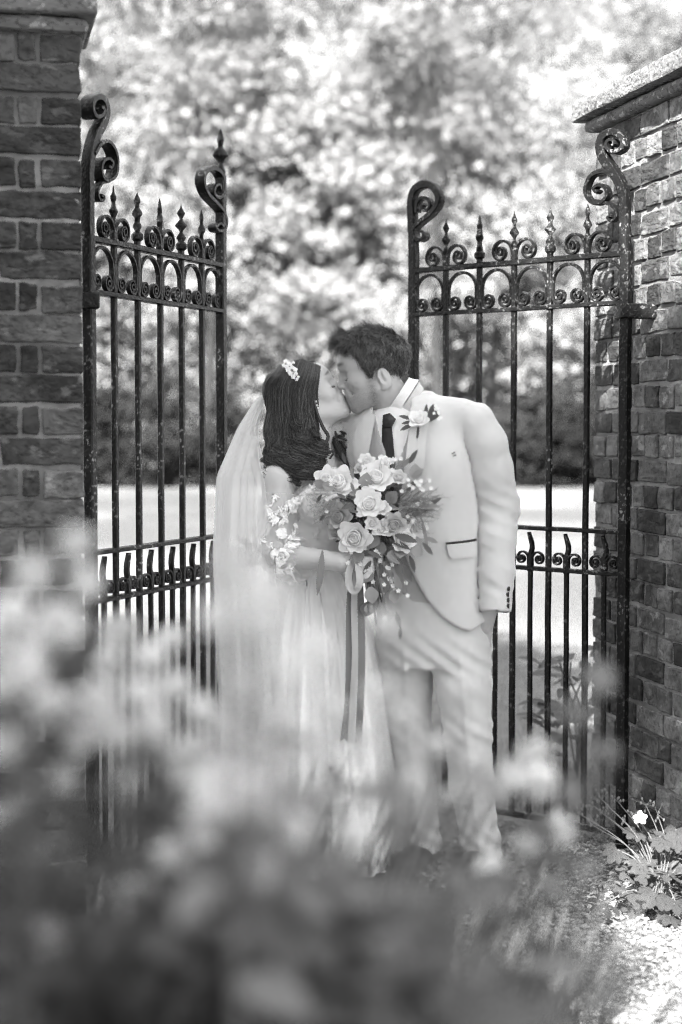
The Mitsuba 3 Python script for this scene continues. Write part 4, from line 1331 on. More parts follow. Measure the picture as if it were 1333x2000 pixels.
def lock(ctrl, width, nstr, n=22, body=True, fr=0.7):
    """a lock: strands scattered round a guide curve, pinched at the root and the tip"""
    c = smooth_path(ctrl, n)
    t, A, B2 = frames(c)
    u = np.linspace(0, 1, n)
    w = width * np.clip(np.minimum(0.35 + u * 3, 1.0), 0, 1) * (1 - 0.55 * np.clip((u - 0.65) / 0.35, 0, 1) ** 1.5)
    a = r.uniform(0, 2 * PI, nstr); q = np.sqrt(r.random(nstr))
    ph = r.uniform(0, 6.28, (nstr, 1)); am = r.normal(0, 0.10, (nstr, 1))
    ox = (q * np.cos(a))[:, None] * w + width * am * np.sin(u * 6 + ph)
    oy = (q * np.sin(a))[:, None] * w * fr
    return c[None] + ox[..., None] * A[None] + oy[..., None] * B2[None], c, w


dark, mid, cores = [], [], []
for k in range(84):
    t = (k % 42 + r.random()) / 42
    lay = 0.75 + 0.35 * r.random()
    x0, y0 = np.interp(t, [0, 0.45, 1], [548, 590, 624]), np.interp(t, [0, 0.45, 1], [714, 702, 716])
    x1, y1 = np.interp(t, [0, 1], [522, 611]), np.interp(t, [0, 1], [748, 760])
    x2 = np.interp(t, [0, 1], [530, 610]); x3 = np.interp(t, [0, 1], [529, 607]); x4 = np.interp(t, [0, 1], [531, 608])
    bulge = math.sin(PI * min(max(t * 0.84 + 0.08, 0), 1))
    ctrl = [bp(x0, y0, -0.045 - 0.02 * bulge * lay), bp((x0 + x1) / 2 + 3, (y0 + y1) / 2 + 2, -0.072 - 0.018 * lay), bp(x1 + 4, y1 + 8, -0.078 - 0.022 * bulge * lay),
            bp(x2 + r.normal(0, 2), 802, -0.07 - 0.035 * bulge * lay), bp(x3 + r.normal(0, 7), 846, -0.075 - 0.03 * lay), bp(x4 + r.normal(0, 9), 886 + r.normal(0, 20), -0.085 - 0.025 * lay)]
    e = ctrl[-1]
    R = r.uniform(0.012, 0.026); turns = r.uniform(0.6, 1.4); dirx = 1
    for s in np.linspace(0.2, 1, 6):
        an = s * turns * 2 * PI
        ctrl.append(e + [dirx * (R * (1 - math.cos(an)) + 0.004 * s - 0.008), -R * 0.7 * math.sin(an) * (0.5 if t < 0.3 else 1), -0.045 * s * (1 - 0.3 * s) - 0.2 * R * math.sin(an)])
    S, c, w = lock(ctrl, r.uniform(0.013, 0.022), 70, 30)
    wv_ = np.linspace(0, 1, 30)
    S = S + (np.sin(wv_ * r.uniform(9, 15) + r.uniform(0, 6)) * 0.016 * np.clip((wv_ - 0.38) / 0.4, 0, 1))[None, :, None] * np.array([1, 0.35, 0.15]) * r.uniform(0.5, 1.3)
    c = S.mean(0)
    kk_ = int(70 * r.uniform(0.1, 0.5))
    mid.append(S[:kk_]); dark.append(S[kk_:])
    cores.append(tube(c, np.maximum(w * 0.42, 0.001), 6, 0.6))
# the loose curls: in front of the ear, on the collar bone and on the far side
for ctrl, wd in (([(611, 770, -0.085), (620, 806, -0.10), (632, 836, -0.11), (641, 850, -0.115), (638, 862, -0.12), (626, 866, -0.115), (622, 878, -0.11), (632, 885, -0.115), (652, 882, -0.12), (644, 897, -0.12)], 0.007),
                 ([(604, 775, -0.055), (612, 815, -0.07), (622, 840, -0.085), (612, 852, -0.09), (611, 862, -0.085), (625, 861, -0.08)], 0.005),
                 ([(585, 870, -0.09), (600, 884, -0.11), (616, 900, -0.115), (620, 920, -0.115), (612, 935, -0.11), (606, 928, -0.11)], 0.010),
                 ([(560, 880, -0.09), (585, 893, -0.115), (610, 905, -0.12), (618, 918, -0.12)], 0.011),
                 ([(545, 880, -0.07), (560, 897, -0.09), (590, 900, -0.11), (608, 912, -0.115)], 0.010),
                 ([(640, 815, 0.055), (655, 838, 0.05), (664, 862, 0.02), (676, 885, -0.02), (695, 910, -0.05), (698, 928, -0.05)], 0.013),
                 ([(642, 815, 0.05), (652, 845, 0.035), (658, 870, 0.0), (674, 900, -0.04), (690, 922, -0.05)], 0.014),
                 ([(645, 822, 0.05), (664, 836, 0.03), (672, 850, 0.0), (660, 852, 0.0), (655, 842, 0.0)], 0.006),
                 ([(648, 836, 0.04), (672, 845, 0.0), (690, 856, -0.02), (690, 872, -0.03), (676, 874, -0.03), (670, 862, -0.02)], 0.0045),
                 ([(648, 850, 0.03), (674, 858, -0.01), (689, 868, -0.03), (686, 884, -0.035), (676, 892, -0.03)], 0.004)):
    S, c, w = lock([bp(*q) for q in ctrl], wd * 1.15, 70, 30)
    dark.append(S[:46]); mid.append(S[46:])
    cores.append(tube(c, np.maximum(w * 0.7, 0.001), 6, 0.6))
fly = []
for k in range(60):
    x, y = r.uniform(520, 625), r.uniform(700, 740)
    a = bp(x, y + abs(x - 580) * 0.25, -0.03)
    fly.append(smooth_path([a, a + [r.normal(-0.01, 0.01), -0.01, 0.012 * r.random()], a + [r.normal(-0.025, 0.015), -0.015, r.normal(-0.015, 0.02)]], 30))
obj('locks', cat(cores), 'hair_base', hairb, True)
for S, mt, rr in ((np.concatenate(dark), 'hair_dark', 0.0007), (np.concatenate(mid), 'hair_light', 0.0008), (np.array(fly), 'hair_mid', 0.0004)):
    stuff(obj('strands', strands(S, rr), mt, hairb, True))


def flower(c, n, rad, petals=5, seed=0):
    rr = np.random.default_rng(seed)
    n = nrm(n); a = nrm(np.cross(n, [0.3, 0.2, 0.9])); b = np.cross(n, a)
    ms = []
    for k in range(petals):
        t = 2 * PI * k / petals + rr.normal(0, 0.1)
        d = np.cos(t) * a + np.sin(t) * b; s = np.cross(n, d)
        P = []
        for u in np.linspace(0, 1, 4):
            w = rad * 0.42 * math.sin(PI * (0.15 + 0.75 * u))
            for q in (-1, 0, 1):
                P.append(c + d * rad * u + s * w * q + n * rad * (0.35 * u * (1 - 0.4 * u) + 0.10 * q * q))
        ms.append(gridmesh(np.array(P).reshape(4, 3, 3)))
    return ms


hc = obj('hair_comb', tube(smooth_path([bp(556, 714, -0.09), bp(566, 724, -0.095), bp(580, 742, -0.1)], 10), 0.002, 6), 'pearl', bride, 40)
for k, (x, y, s) in enumerate([(559, 706, 1), (566, 711, 1.1), (555, 714, 0.9), (571, 718, 1), (563, 722, 1.1), (577, 722, 1.0), (568, 729, 1.1), (578, 730, 0.9), (573, 736, 1), (580, 741, 0.8), (560, 716, 0.8), (573, 708, 0.7), (583, 736, 0.6)]):
    ms = flower(bp(x, y, -0.105), np.array([0.1 * (k % 3 - 1), -1, 0.3]), 0.0085 * s, 5, k)
    ms.append(tube([bp(x, y, -0.105), bp(x, y, -0.112)], 0.0024, 6))
    obj('flower', cat(ms), 'pearl', hc, 50)
ear = [(613, 776, 0.0035), (616, 784, 0.006), (619, 792, 0.0045), (621, 797, 0.0035)]
obj('earring', cat([trimesh.creation.icosphere(subdivisions=1, radius=q).apply_translation(bp(x, y, -0.085)) for x, y, q in ear] + [tube([bp(612, 773, -0.08), bp(621, 798, -0.085)], 0.0012, 5)]), 'pearl', bride, True)


# ---------------------------------------------------------------- her dress
def bodice(p):
    d = bride_only_torso(p) - 0.007
    top = at(0, 962, BY)[2] + 0.03 * np.cos((p[:, 0] - bp(630, 0)[0]) * 14)
    d = smax(d, p[:, 2] - top, 0.004)
    return np.maximum(d, at(0, 1140, BY)[2] - p[:, 2])


def bride_only_torso(p):
    d = s_ellr(p, bp(603, 972, 0.015), (0.135, 0.085, 0.14), rot([0, 0, 1], -38))
    for sd in (-1, 1):
        d = smin(d, s_ell(p, bp(636 + 10 * sd, 985, -0.035 + 0.06 * sd), (0.058, 0.055, 0.055)), 0.03)
    return smin(d, s_ell(p, bp(601, 1100, 0.02), (0.105, 0.080, 0.14)), 0.05)


dress = obj('dress', nets(bodice, [-0.32, 5.1, 0.86], [0.12, 5.65, 1.30], 0.006, 3), 'dress_cloth', bride, True)


def skirt(scale, seed, amp, mat, z_end=0.02, nf=1.0):
    nu, nv = 260, 46
    th = np.linspace(0, 2 * PI, nu, endpoint=False)
    rows = []
    for v in np.linspace(0, 1, nv):
        y = 1108 + (1700 - 1108) * v
        z = at(0, y, BY)[2] * (1 - v) + z_end * v if v > 0.9 else at(0, y, BY)[2]
        z = max(z, z_end)
        cxp = np.interp(v, [0, 0.2, 0.5, 1], [603, 606, 606, 607])
        hw = np.interp(v, [0, 0.10, 0.22, 0.5, 0.8, 1], [0.104, 0.150, 0.190, 0.232, 0.262, 0.275]) * scale
        dp = np.interp(v, [0, 0.10, 0.22, 0.5, 1], [0.085, 0.13, 0.165, 0.21, 0.26]) * scale
        ph = np.stack([np.cos(th) * 2.2 * nf + seed, np.sin(th) * 2.2 * nf, 0 * th + v * 0.8], -1)
        f = (np.sin(th * 17 * nf + 5 * meshkit.noise(ph) + seed) * 0.6 + np.sin(th * 31 * nf + 6 * meshkit.noise(ph + 9)) * 0.4) * amp * min(1, v * 2.5 + 0.12)
        f = f + (meshkit.noise(ph * 1.3 + 4) - 0.5) * 0.05 * v
        c = at(cxp, 1000, BY + 0.02)[:2]
        rows.append(np.stack([c[0] + np.cos(th) * (hw + f), c[1] + np.sin(th) * (dp + f), 0 * th + z], -1))
    return gridmesh(np.array(rows).transpose(1, 0, 2), close_u=True)


sk = obj('skirt', skirt(1.0, 1.0, 0.013, 'dress_cloth'), 'dress_cloth', dress, True)
obj('overskirt', skirt(1.045, 5.0, 0.016, 'tulle', 0.03, 1.3), 'veil_net', dress, True, uv=np.random.default_rng(1).random((260 * 46, 2)) * 0 + np.stack(np.meshgrid(np.linspace(0, 4, 260), np.linspace(0, 1, 46), indexing='ij'), -1).reshape(-1, 2))
# lace: sprays of leaves and small flowers raised on the net
lt = []


def spray(c, n, up, size, rr):
    """one lace motif: a flower with leaves either side of a short stem"""
    n, up = nrm(n), nrm(up - n * np.dot(up, n)); sd = np.cross(n, up)
    for k in range(rr.integers(5, 8)):
        a = rr.uniform(-1.3, 1.3); d = nrm(up * math.cos(a) + sd * math.sin(a)); q = np.cross(n, d)
        L = size * rr.uniform(0.6, 1.1); st = c + up * size * rr.uniform(-0.5, 0.4)
        P = []
        for u in np.linspace(0, 1, 5):
            w = L * 0.20 * math.sin(PI * (0.08 + 0.88 * u))
            for s in (-1, 0, 1):
                P.append(st + d * L * u + q * (w * s + 0.15 * L * u * u) + n * (0.0035 + 0.004 * math.sin(PI * u) - 0.002 * abs(s)))
        lt.append(gridmesh(np.array(P).reshape(5, 3, 3)))
    lt.extend(flower(c + n * 0.004, n + 0.3 * rr.standard_normal(3), size * 0.5, 5, rr.integers(1e6)))


# the lace sleeves: a bell of net that hangs off the shoulder
def bell(path, r0, r1, name, mat, seed):
    nv, nu = 26, 56
    c = smooth_path(path, nv); t, A, B2 = frames(c)
    th = np.linspace(0, 2 * PI, nu)
    R = np.linspace(r0, r1, nv)[:, None] * (1 + 0.07 * np.sin(th * 7 + seed)[None] * np.linspace(0.2, 1, nv)[:, None])
    P = c[:, None] + R[..., None] * (np.cos(th)[None, :, None] * A[:, None] + np.sin(th)[None, :, None] * B2[:, None])
    end = np.clip((np.arange(nv) - nv + 3) / 2, 0, 1)[:, None] * 0.010 * np.abs(np.sin(th * 9))[None]
    P = P + end[..., None] * t[:, None]
    uvs = np.stack(np.meshgrid(np.linspace(0, 1, nv) * 0.9, th / (2 * PI), indexing='ij'), -1).reshape(-1, 2)
    k = obj(name, gridmesh(P), mat, dress, True, uv=uvs)
    rr = np.random.default_rng(seed)
    m = trimesh.Trimesh(*gridmesh(P), process=False)
    for q in range(120):
        i, j = rr.integers(1, nv - 1), rr.integers(0, nu - 1)
        n = nrm(P[i, j] - c[i])
        if n[1] < 0.5:
            spray(P[i, j], n, t[i] + 0.4 * rr.standard_normal(3), rr.uniform(0.016, 0.028), rr)
    return k


bell([SRJ + [0.0, 0.0, -0.055], SRJ + [0.0, -0.015, -0.13], ELB + [-0.004, 0, 0.03], ELB + [0.03, -0.01, -0.012], ELB + (WRI - ELB) * 0.40 + [0, 0, -0.004]], 0.060, 0.066, 'lace_sleeve', 'lace_net', 3)
r2 = np.random.default_rng(8)
P, N = pick(trimesh.Trimesh(*skirt(1.06, 1.0, 0.013, None), process=False), 700, r2)
for p_, n_ in zip(P, N):
    if p_[2] > at(0, 1110, BY)[2] - 0.55 * r2.random() ** 1.6 and n_[1] < 0.3:
        spray(p_, n_ * (1 if np.dot(n_, p_ - [bp(605, 0)[0], BY, p_[2]]) > 0 else -1), np.array([0, 0, -1.0]) + 0.5 * r2.standard_normal(3), r2.uniform(0.014, 0.028), r2)
bm = nets(bodice, [-0.32, 5.1, 0.86], [0.12, 5.65, 1.30], 0.012, 1)
P, N = pick(bm, 170, r2)
for p_, n_ in zip(P, N):
    n_ = n_ if np.dot(n_, p_ - bp(603, 1040, 0.015)) > 0 else -n_
    if n_[1] < 0.3:
        spray(p_, n_, np.array([0, 0, 1.0]) + 0.6 * r2.standard_normal(3), r2.uniform(0.014, 0.026), r2)
# trim along the off-shoulder edge
edge = smooth_path([bp(655, 918, -0.055), bp(628, 938, -0.13), bp(600, 962, -0.165), bp(560, 990, -0.165), bp(515, 1022, -0.135), bp(492, 1035, -0.09)], 26)
for k in range(26):
    spray(edge[k], np.array([-0.2, -1, 0.25]), np.array([-0.6, 0, -0.6]) + 0.4 * r2.standard_normal(3), r2.uniform(0.014, 0.022), r2)
stuff(obj('lace', cat(lt), 'lace_thread', dress, 50))


# ---------------------------------------------------------------- her veil
def veil(seed, open_, off, name='veil', parent=None):
    nu, nv = 120, 60
    rows, uvs = [], []
    for v in np.linspace(0, 1, nv):
        yy = np.interp(v, [0, 0.06, 0.16, 0.3, 0.45, 0.7, 1], [768, 780, 835, 930, 1080, 1350, 1690])
        cx = np.interp(v, [0, 0.06, 0.16, 0.3, 0.45, 0.7, 1], [532, 532, 528, 520, 520, 540, 545])
        rx = np.interp(v, [0, 0.06, 0.16, 0.3, 0.45, 0.7, 1], [0.010, 0.040, 0.090, 0.142, 0.152, 0.160, 0.165]) + off
        ry = np.interp(v, [0, 0.06, 0.16, 0.3, 0.45, 0.7, 1], [0.02, 0.05, 0.09, 0.15, 0.20, 0.25, 0.28]) + off
        a0 = np.interp(v, [0, 0.16, 0.3, 0.45, 1], [0.3, 0.35, 0.50, 0.56, 0.60]) * open_
        th = np.linspace(PI - PI * a0, PI + PI * a0, nu)
        fo = np.sin(th * 16 + 4 * meshkit.noise(np.stack([th * 1.5, 0 * th + v * 1.2, 0 * th + seed], -1)) + seed) * 0.014 * min(1, 0.25 + v * 1.6)
        fo = fo + np.sin(th * 37 + 3 * meshkit.noise(np.stack([th * 2.5, 0 * th + v, 0 * th + seed + 7], -1))) * 0.005
        fo = fo + (meshkit.noise(np.stack([th * 2, 0 * th + v * 3, 0 * th + seed + 3], -1)) - 0.5) * 0.05 * v
        c = bp(cx, yy, 0.0)
        rows.append(np.stack([c[0] + np.cos(th) * (rx + fo), c[1] + 0.02 * v - np.sin(th) * -1 * (ry + fo), 0 * th + max(c[2], 0.02)], -1))
        uvs.append(np.stack([np.linspace(0, 1, nu), np.full(nu, v)], -1))
    return obj(name, gridmesh(np.array(rows)), 'veil_net', parent or bride, True, uv=np.array(uvs).reshape(-1, 2))


vl = veil(1.0, 1.0, 0.0)
veil(4.0, 0.86, 0.008, 'layer', vl)
ed = np.array(scene and meshkit.WRITTEN[scene[vl]['filename']][0]).reshape(60, 120, 3)
obj('hem_cord', cat([tube(ed[::2, 0], 0.0006, 4), tube(ed[::2, -1], 0.0006, 4)]), 'dress_cloth', vl, True)
# ---------------------------------------------------------------- bouquet, buttonhole, ribbons
def petal_c(v):
    def fn(p, n, uv):
        return mi.Color3f(v * (0.92 + 0.10 * fbm(p.x * 90, p.y * 90, p.z * 90, 2)))
    return proc(fn)


leafy('petal_white', petal_c(0.86), 0.45, 0.7)
leafy('petal_cream', petal_c(0.78), 0.45, 0.7)
leafy('petal_blush', petal_c(0.52), 0.45, 0.7)
leafy('leaf_grey', g(0.32), 0.35, 0.5)
leafy('leaf_deep', g(0.12), 0.35, 0.45)
leafy('leaf_sage', g(0.24), 0.35, 0.5)
plain('stem_green', 0.10, 0.6)
bsdf('ribbon_silk', {'type': 'principledthin', 'base_color': g(0.48), 'roughness': 0.4, 'diff_trans': 0.35, 'eta': 1.4})
bsdf('ribbon_dark', {'type': 'principledthin', 'base_color': g(0.22), 'roughness': 0.4, 'diff_trans': 0.3, 'eta': 1.4})


def petal(c, n, d, L, W, cup, curl, nu=6, nv=5):
    """one cupped petal rooted at c: rises along n, leaning out along d; its rim curls back"""
    s = np.cross(n, d)
    P = np.zeros((nu, nv, 3))
    for i, u in enumerate(np.linspace(0, 1, nu)):
        w = W * (0.35 + 0.65 * math.sin(min(u / 0.6, 1) * PI / 2)) * (1 - 0.35 * max(0, (u - 0.7) / 0.3) ** 2)
        for j, q in enumerate(np.linspace(-1, 1, nv)):
            x = u * (1 - 0.16 * q * q * u)
            ang = cup * x + curl * max(0, x - 0.7) * 4
            P[i, j] = c + d * L * math.sin(ang) * x + n * L * x * math.cos(ang * 0.8) + s * w * q - d * W * 0.48 * q * q * (1 - 0.35 * u)
    return gridmesh(P)


def rose(parent, c, n, R, mat, seed, openness=1.0):
    rr = np.random.default_rng(seed)
    n = nrm(n); a = nrm(np.cross(n, [0.21, 0.3, 0.93])); b = np.cross(n, a)
    c = np.asarray(c) - n * R * 0.55
    # the furled heart: one wall that winds outwards, its rim rolled, over a filled bud
    th = np.linspace(0, 2 * PI * 3.2, 64)
    rad = R * (0.05 + 0.40 * (th / th[-1]) ** 0.85) * (1 + 0.07 * np.sin(th * 2.4 + rr.uniform(0, 6)))
    hh = R * (1.02 - 0.16 * (th / th[-1]) ** 2 + 0.05 * np.sin(th * 1.7 + seed))
    dr_ = np.cos(th)[:, None] * a + np.sin(th)[:, None] * b
    P = np.stack([c + dr_ * (rad * f)[:, None] + n * (hh * z)[:, None] for f, z in ((0.70, 0.0), (0.95, 0.5), (0.97, 0.85), (1.0, 0.97), (1.07, 1.0), (1.14, 0.97))], 1)
    bud = trimesh.creation.icosphere(subdivisions=2, radius=R * 0.40)
    core = [gridmesh(P), bud.apply_translation(c + n * R * 0.46)]
    rk = obj('rose', cat(core), mat, parent, True)
    for k in range(11):
        t = k * 2.4 + 0.5 + rr.normal(0, 0.12); d = math.cos(t) * a + math.sin(t) * b
        q = k / 10
        obj('petal', petal(c + d * R * (0.28 + 0.12 * q), n, d, R * rr.uniform(0.92, 1.06), R * (0.58 + 0.14 * q), (0.28 + 0.46 * q) * openness, 0.12 + 0.25 * rr.random()), mat, rk, True)
    return rk


def leaf(c, d, n, L, W, bend=0.2, nu=7, tip=1.0):
    d = nrm(d); n = nrm(n - d * np.dot(n, d)); s = np.cross(n, d)
    P = np.zeros((nu, 3, 3))
    for i, u in enumerate(np.linspace(0, 1, nu)):
        w = W * math.sin(PI * (0.04 + 0.95 * u) ** tip) ** 0.8
        for j, q in enumerate((-1, 0, 1)):
            P[i, j] = c + d * L * u + s * w * q + n * (-bend * L * u * u + 0.25 * w * q * q)
    return gridmesh(P)


bq = thing('bouquet', 'hand-tied bouquet of pale roses and grey eucalyptus held between the couple', 'bouquet')
FY = 5.155
fp = lambda x, y, dy=0.0: at(x, y, FY + dy)
BC = fp(742, 1000, 0.09)
r = np.random.default_rng(77)
RO = [(664, 946, 33, 'petal_white', 0.0), (640, 938, 24, 'petal_white', 0.01), (736, 933, 29, 'petal_white', -0.01), (717, 902, 15, 'petal_cream', 0.02), (752, 903, 13, 'petal_white', 0.03), (722, 984, 27, 'petal_white', -0.045),
      (663, 1010, 24, 'petal_blush', -0.015), (694, 1050, 31, 'petal_cream', -0.04), (728, 1022, 14, 'petal_cream', -0.055), (744, 1032, 15, 'petal_white', -0.05), (768, 1026, 23, 'petal_blush', -0.045), (780, 933, 15, 'petal_cream', 0.0),
      (815, 1030, 19, 'petal_cream', 0.0), (790, 1056, 22, 'petal_white', -0.03), (749, 993, 13, 'petal_cream', -0.05), (704, 916, 12, 'petal_blush', 0.01), (655, 1040, 14, 'petal_blush', 0.0)]
for k, (x, y, R, mt, dy) in enumerate(RO):
    c = fp(x, y, dy)
    n = nrm(nrm(c - BC) * 0.75 + np.array([0.0, -0.9, 0.12]) + r.normal(0, 0.1, 3))
    kk = rose(bq, c, n, R / 590.0, mt, k, 0.9 + 0.3 * r.random())
# eucalyptus and ruscus leaves, each one a part
EU = [(625, 946, 12), (642, 950, 12), (714, 940, 16), (765, 972, 15), (770, 991, 15), (812, 922, 15), (730, 1056, 15), (745, 1072, 13), (767, 1086, 13), (716, 1124, 16), (815, 1075, 13), (726, 1162, 16), (716, 1190, 14), (722, 1190, 12), (741, 1140, 13), (700, 1085, 14), (752, 1110, 13),
      (764, 1120, 12), (733, 1176, 13), (746, 1190, 13), (690, 960, 12), (694, 968, 11), (782, 1080, 14), (760, 1200, 12), (684, 990, 11), (745, 1215, 11), (770, 1165, 12)]
for k, (x, y, R) in enumerate(EU):
    c = fp(x, y, -0.035 + 0.03 * r.random())
    d = nrm(c - BC + r.normal(0, 0.05, 3)); d = d * [1, 0.3, 1]
    obj('leaf', leaf(c - nrm(d) * R / 640, d, np.array([0.2 * r.standard_normal(), -1, 0.5]), 2 * R / 620.0, R / 640.0 * 0.9, 0.15), 'leaf_grey' if k % 3 else 'leaf_sage', bq, 60)
RU = [(800, 905, 62, 30), (806, 930, 35, 25), (745, 1090, 150, 30), (735, 1078, 190, 26), (720, 1075, 215, 30), (725, 1095, -120, 30), (742, 1098, -80, 30), (755, 1085, -30, 30), (690, 985, 200, 24), (678, 975, 150, 22), (692, 960, 110, 20), (772, 1045, -15, 46), (760, 1052, -22, 44),
      (830, 1050, -20, 30), (826, 1060, -50, 30), (805, 1005, 20, 30), (825, 990, 8, 34), (835, 988, 30, 30), (795, 960, 50, 30), (770, 1010, -45, 25), (800, 1085, -70, 34), (785, 1100, -60, 40), (772, 1120, -75, 44), (775, 1195, -80, 30), (783, 1225, -95, 24), (690, 935, 100, 24), (676, 905, 110, 22),
      (629, 965, 240, 20), (646, 985, 250, 22), (639, 1000, 230, 22), (760, 925, 60, 26), (785, 912, 45, 26), (700, 1000, 170, 20)]
for k, (x, y, a, L) in enumerate(RU):
    a = math.radians(a)
    obj('leaf', leaf(fp(x, y, -0.05 + 0.05 * r.random()), np.array([math.cos(a), r.normal(-0.2, 0.25), math.sin(a)]), np.array([0.3 * r.standard_normal(), -1, 0.4]), L / 600.0, L / 600.0 * 0.16, 0.2 * r.random()), ('leaf_deep', 'leaf_sage', 'leaf_deep')[k % 3], bq, 60)
# long blades trailing at the left, and the stems
obj('leaf', leaf(fp(630, 1075, -0.02), np.array([-0.08, -0.1, -1]), np.array([0.4, -1, 0]), 0.14, 0.012, 0.1), 'leaf_sage', bq, 60)
obj('leaf', leaf(fp(823, 1010, -0.03), np.array([0.25, -0.1, -1]), np.array([0.4, -1, 0]), 0.11, 0.006, 0.15), 'leaf_sage', bq, 60)
st = []
for k in range(16):
    o = r.normal(0, 0.010, 3)
    st.append(tube(smooth_path([BC + r.normal(0, 0.04, 3), GRIP + o + [0, 0, 0.01], GRIP + o * 2.0 + [0.015, -0.01, -0.13 - 0.03 * r.random()]], 8), 0.0035, 6))
obj('stems', cat(st), 'stem_green', bq, 50)
# filler: dark green bed of small leaves, waxflower sprigs, fine grasses
fl, wx, gr_ = [], [], []
for k in range(420):
    d = nrm(r.standard_normal(3) * [1, 0.8, 1]); d[1] = -abs(d[1]) * 0.9
    c = BC + np.array([0, 0.02, 0]) + d * r.uniform(0.05, 0.135) * [1.15, 0.8, 1.1]
    fl.append(leaf(c, d + r.normal(0, 0.5, 3), r.standard_normal(3), r.uniform(0.02, 0.045), r.uniform(0.004, 0.008), 0.2, 4))
k = obj('foliage', cat(fl), 'leaf_deep', bq, False); stuff(k)
for cx_, cy_, n_, sp in ((817, 957, 16, 0.026), (760, 905, 9, 0.018), (742, 1035, 8, 0.02), (790, 950, 7, 0.02), (808, 1018, 7, 0.02), (770, 1150, 12, 0.03), (700, 1092, 6, 0.015), (655, 975, 8, 0.02), (760, 1128, 8, 0.02), (735, 1090, 6, 0.015)):
    for q in range(n_):
        c = fp(cx_, cy_, -0.03) + r.normal(0, sp, 3) * [1, 0.5, 1]
        wx.extend(flower(c, np.array([0.3 * r.standard_normal(), -1, 0.4]), 0.0075, 5, int(r.integers(1e6))))
        gr_.append(tube(smooth_path([c, (c + BC) / 2 + r.normal(0, 0.01, 3), BC], 5), 0.0008, 3))
for q in range(60):
    a = r.uniform(-0.9, 0.5) if q < 40 else r.uniform(2.6, 4.2)
    s0 = fp(800 if q < 40 else 650, 985, -0.03) + r.normal(0, 0.02, 3)
    L = r.uniform(0.05, 0.11)
    e = s0 + L * np.array([math.cos(a), -0.2, math.sin(a)])
    gr_.append(tube(smooth_path([s0, (s0 + e) / 2 + r.normal(0, 0.006, 3), e], 6), [0.0009] * 5 + [0.0003], 3))
    for u in np.linspace(0.35, 1, 9):
        c = s0 + (e - s0) * u
        gr_.append(tube([c, c + r.normal(0, 0.007, 3)], 0.0006, 3))
stuff(obj('waxflower', cat(wx), 'petal_cream', bq, False)); stuff(obj('grass_sprig', cat(gr_), 'leaf_sage', bq, False))


def ribbon(ctrl, w, mat, label, tails=True, n=46, face=(0, -1, 0), twist=0.0, parent=None):
    c = smooth_path(ctrl, n)
    t = nrm(np.gradient(c, axis=0)); f = np.asarray(face, float)
    u = np.linspace(0, 1, n)
    ang = twist * np.sin(u * 5)
    s = nrm(np.cross(t, np.broadcast_to(f, t.shape))); q = np.cross(s, t)
    s = s * np.cos(ang)[:, None] + q * np.sin(ang)[:, None]
    P = c[:, None] + s[:, None] * (np.linspace(-1, 1, 7)[None, :, None] * w / 2)
    if tails:
        P[-1, 3] += -t[-1] * w * 0.5
        P[-1, [2, 4]] += -t[-1] * w * 0.3; P[-1, [1, 5]] += -t[-1] * w * 0.14
    P = P + (meshkit.fbm(P * [30, 30, 8], 2)[..., None] - 0.5) * [0, 0.012, 0]
    return obj('ribbon', gridmesh(P), mat, parent or bq, True)


rb = ribbon([fp(698, 1092, 0.0), fp(684, 1110, -0.03), fp(682, 1140, -0.04), fp(692, 1154, -0.045), fp(703, 1140, -0.05), fp(701, 1110, -0.04), fp(697, 1094, -0.01)], 0.024, 'ribbon_silk', '', False, 40, (0.5, -1, 0))
ribbon([fp(697, 1110, 0.0), fp(692, 1180, 0.0), fp(694, 1280, -0.01), fp(690, 1360, -0.01), fp(685, 1455, -0.02)], 0.020, 'ribbon_silk', '', True, 46, (0, -1, 0), 0.2)
ribbon([fp(692, 1110, 0.03), fp(684, 1180, 0.01), fp(683, 1280, 0.0), fp(681, 1370, 0.0), fp(672, 1450, -0.01)], 0.024, 'ribbon_dark', '', True, 46, (0.1, -1, 0), 0.25)
ribbon([fp(700, 1110, 0.02), fp(705, 1180, 0.01), fp(707, 1290, 0.0), fp(704, 1380, 0.0), fp(700, 1455, -0.01)], 0.022, 'ribbon_dark', '', True, 46, (-0.1, -1, 0), 0.25)

bt = thing('buttonhole', 'white rose buttonhole with small leaves pinned on the left lapel of the suit', 'boutonniere')
bc = cast(jacket, np.array([gp(826, 820, -0.4)]), (0, 1.0, 0), 60)[0] + [0, -0.03, 0]
rose(bt, bc + [0.0, -0.004, 0.0], np.array([-0.15, -0.8, 0.55]), 0.036, 'petal_white', 5, 0.55)
for a, L, dx, dz in ((165, 0.042, -0.022, 0.004), (205, 0.045, -0.018, -0.012), (190, 0.035, -0.02, -0.004), (70, 0.05, 0.028, 0.004), (50, 0.05, 0.030, 0.0), (85, 0.042, 0.020, 0.008), (35, 0.045, 0.03, -0.004), (60, 0.038, 0.036, 0.012)):
    a = math.radians(a)
    obj('leaf', leaf(bc + [dx, 0.004, dz], np.array([math.cos(a), -0.25, math.sin(a)]), np.array([0.1, -1, 0.3]), L, L * 0.15, 0.1), 'leaf_deep', bt, 60)
obj('stem', tube(smooth_path([bc + [0.0, 0.012, -0.02], bc + [-0.004, 0.0, -0.055], bc + [-0.012, 0.002, -0.088]], 8), [0.005, 0.006, 0.006, 0.006, 0.0055, 0.005, 0.005, 0.004], 7), 'leaf_deep', bt, 60)
wx = []
for q in range(9):
    wx.extend(flower(bc + [0.055 + r.normal(0, 0.008), -0.012, 0.022 + r.normal(0, 0.016)], np.array([0.2, -1, 0.3]), 0.006, 5, q))
obj('waxflower', cat(wx), 'petal_white', bt, False)


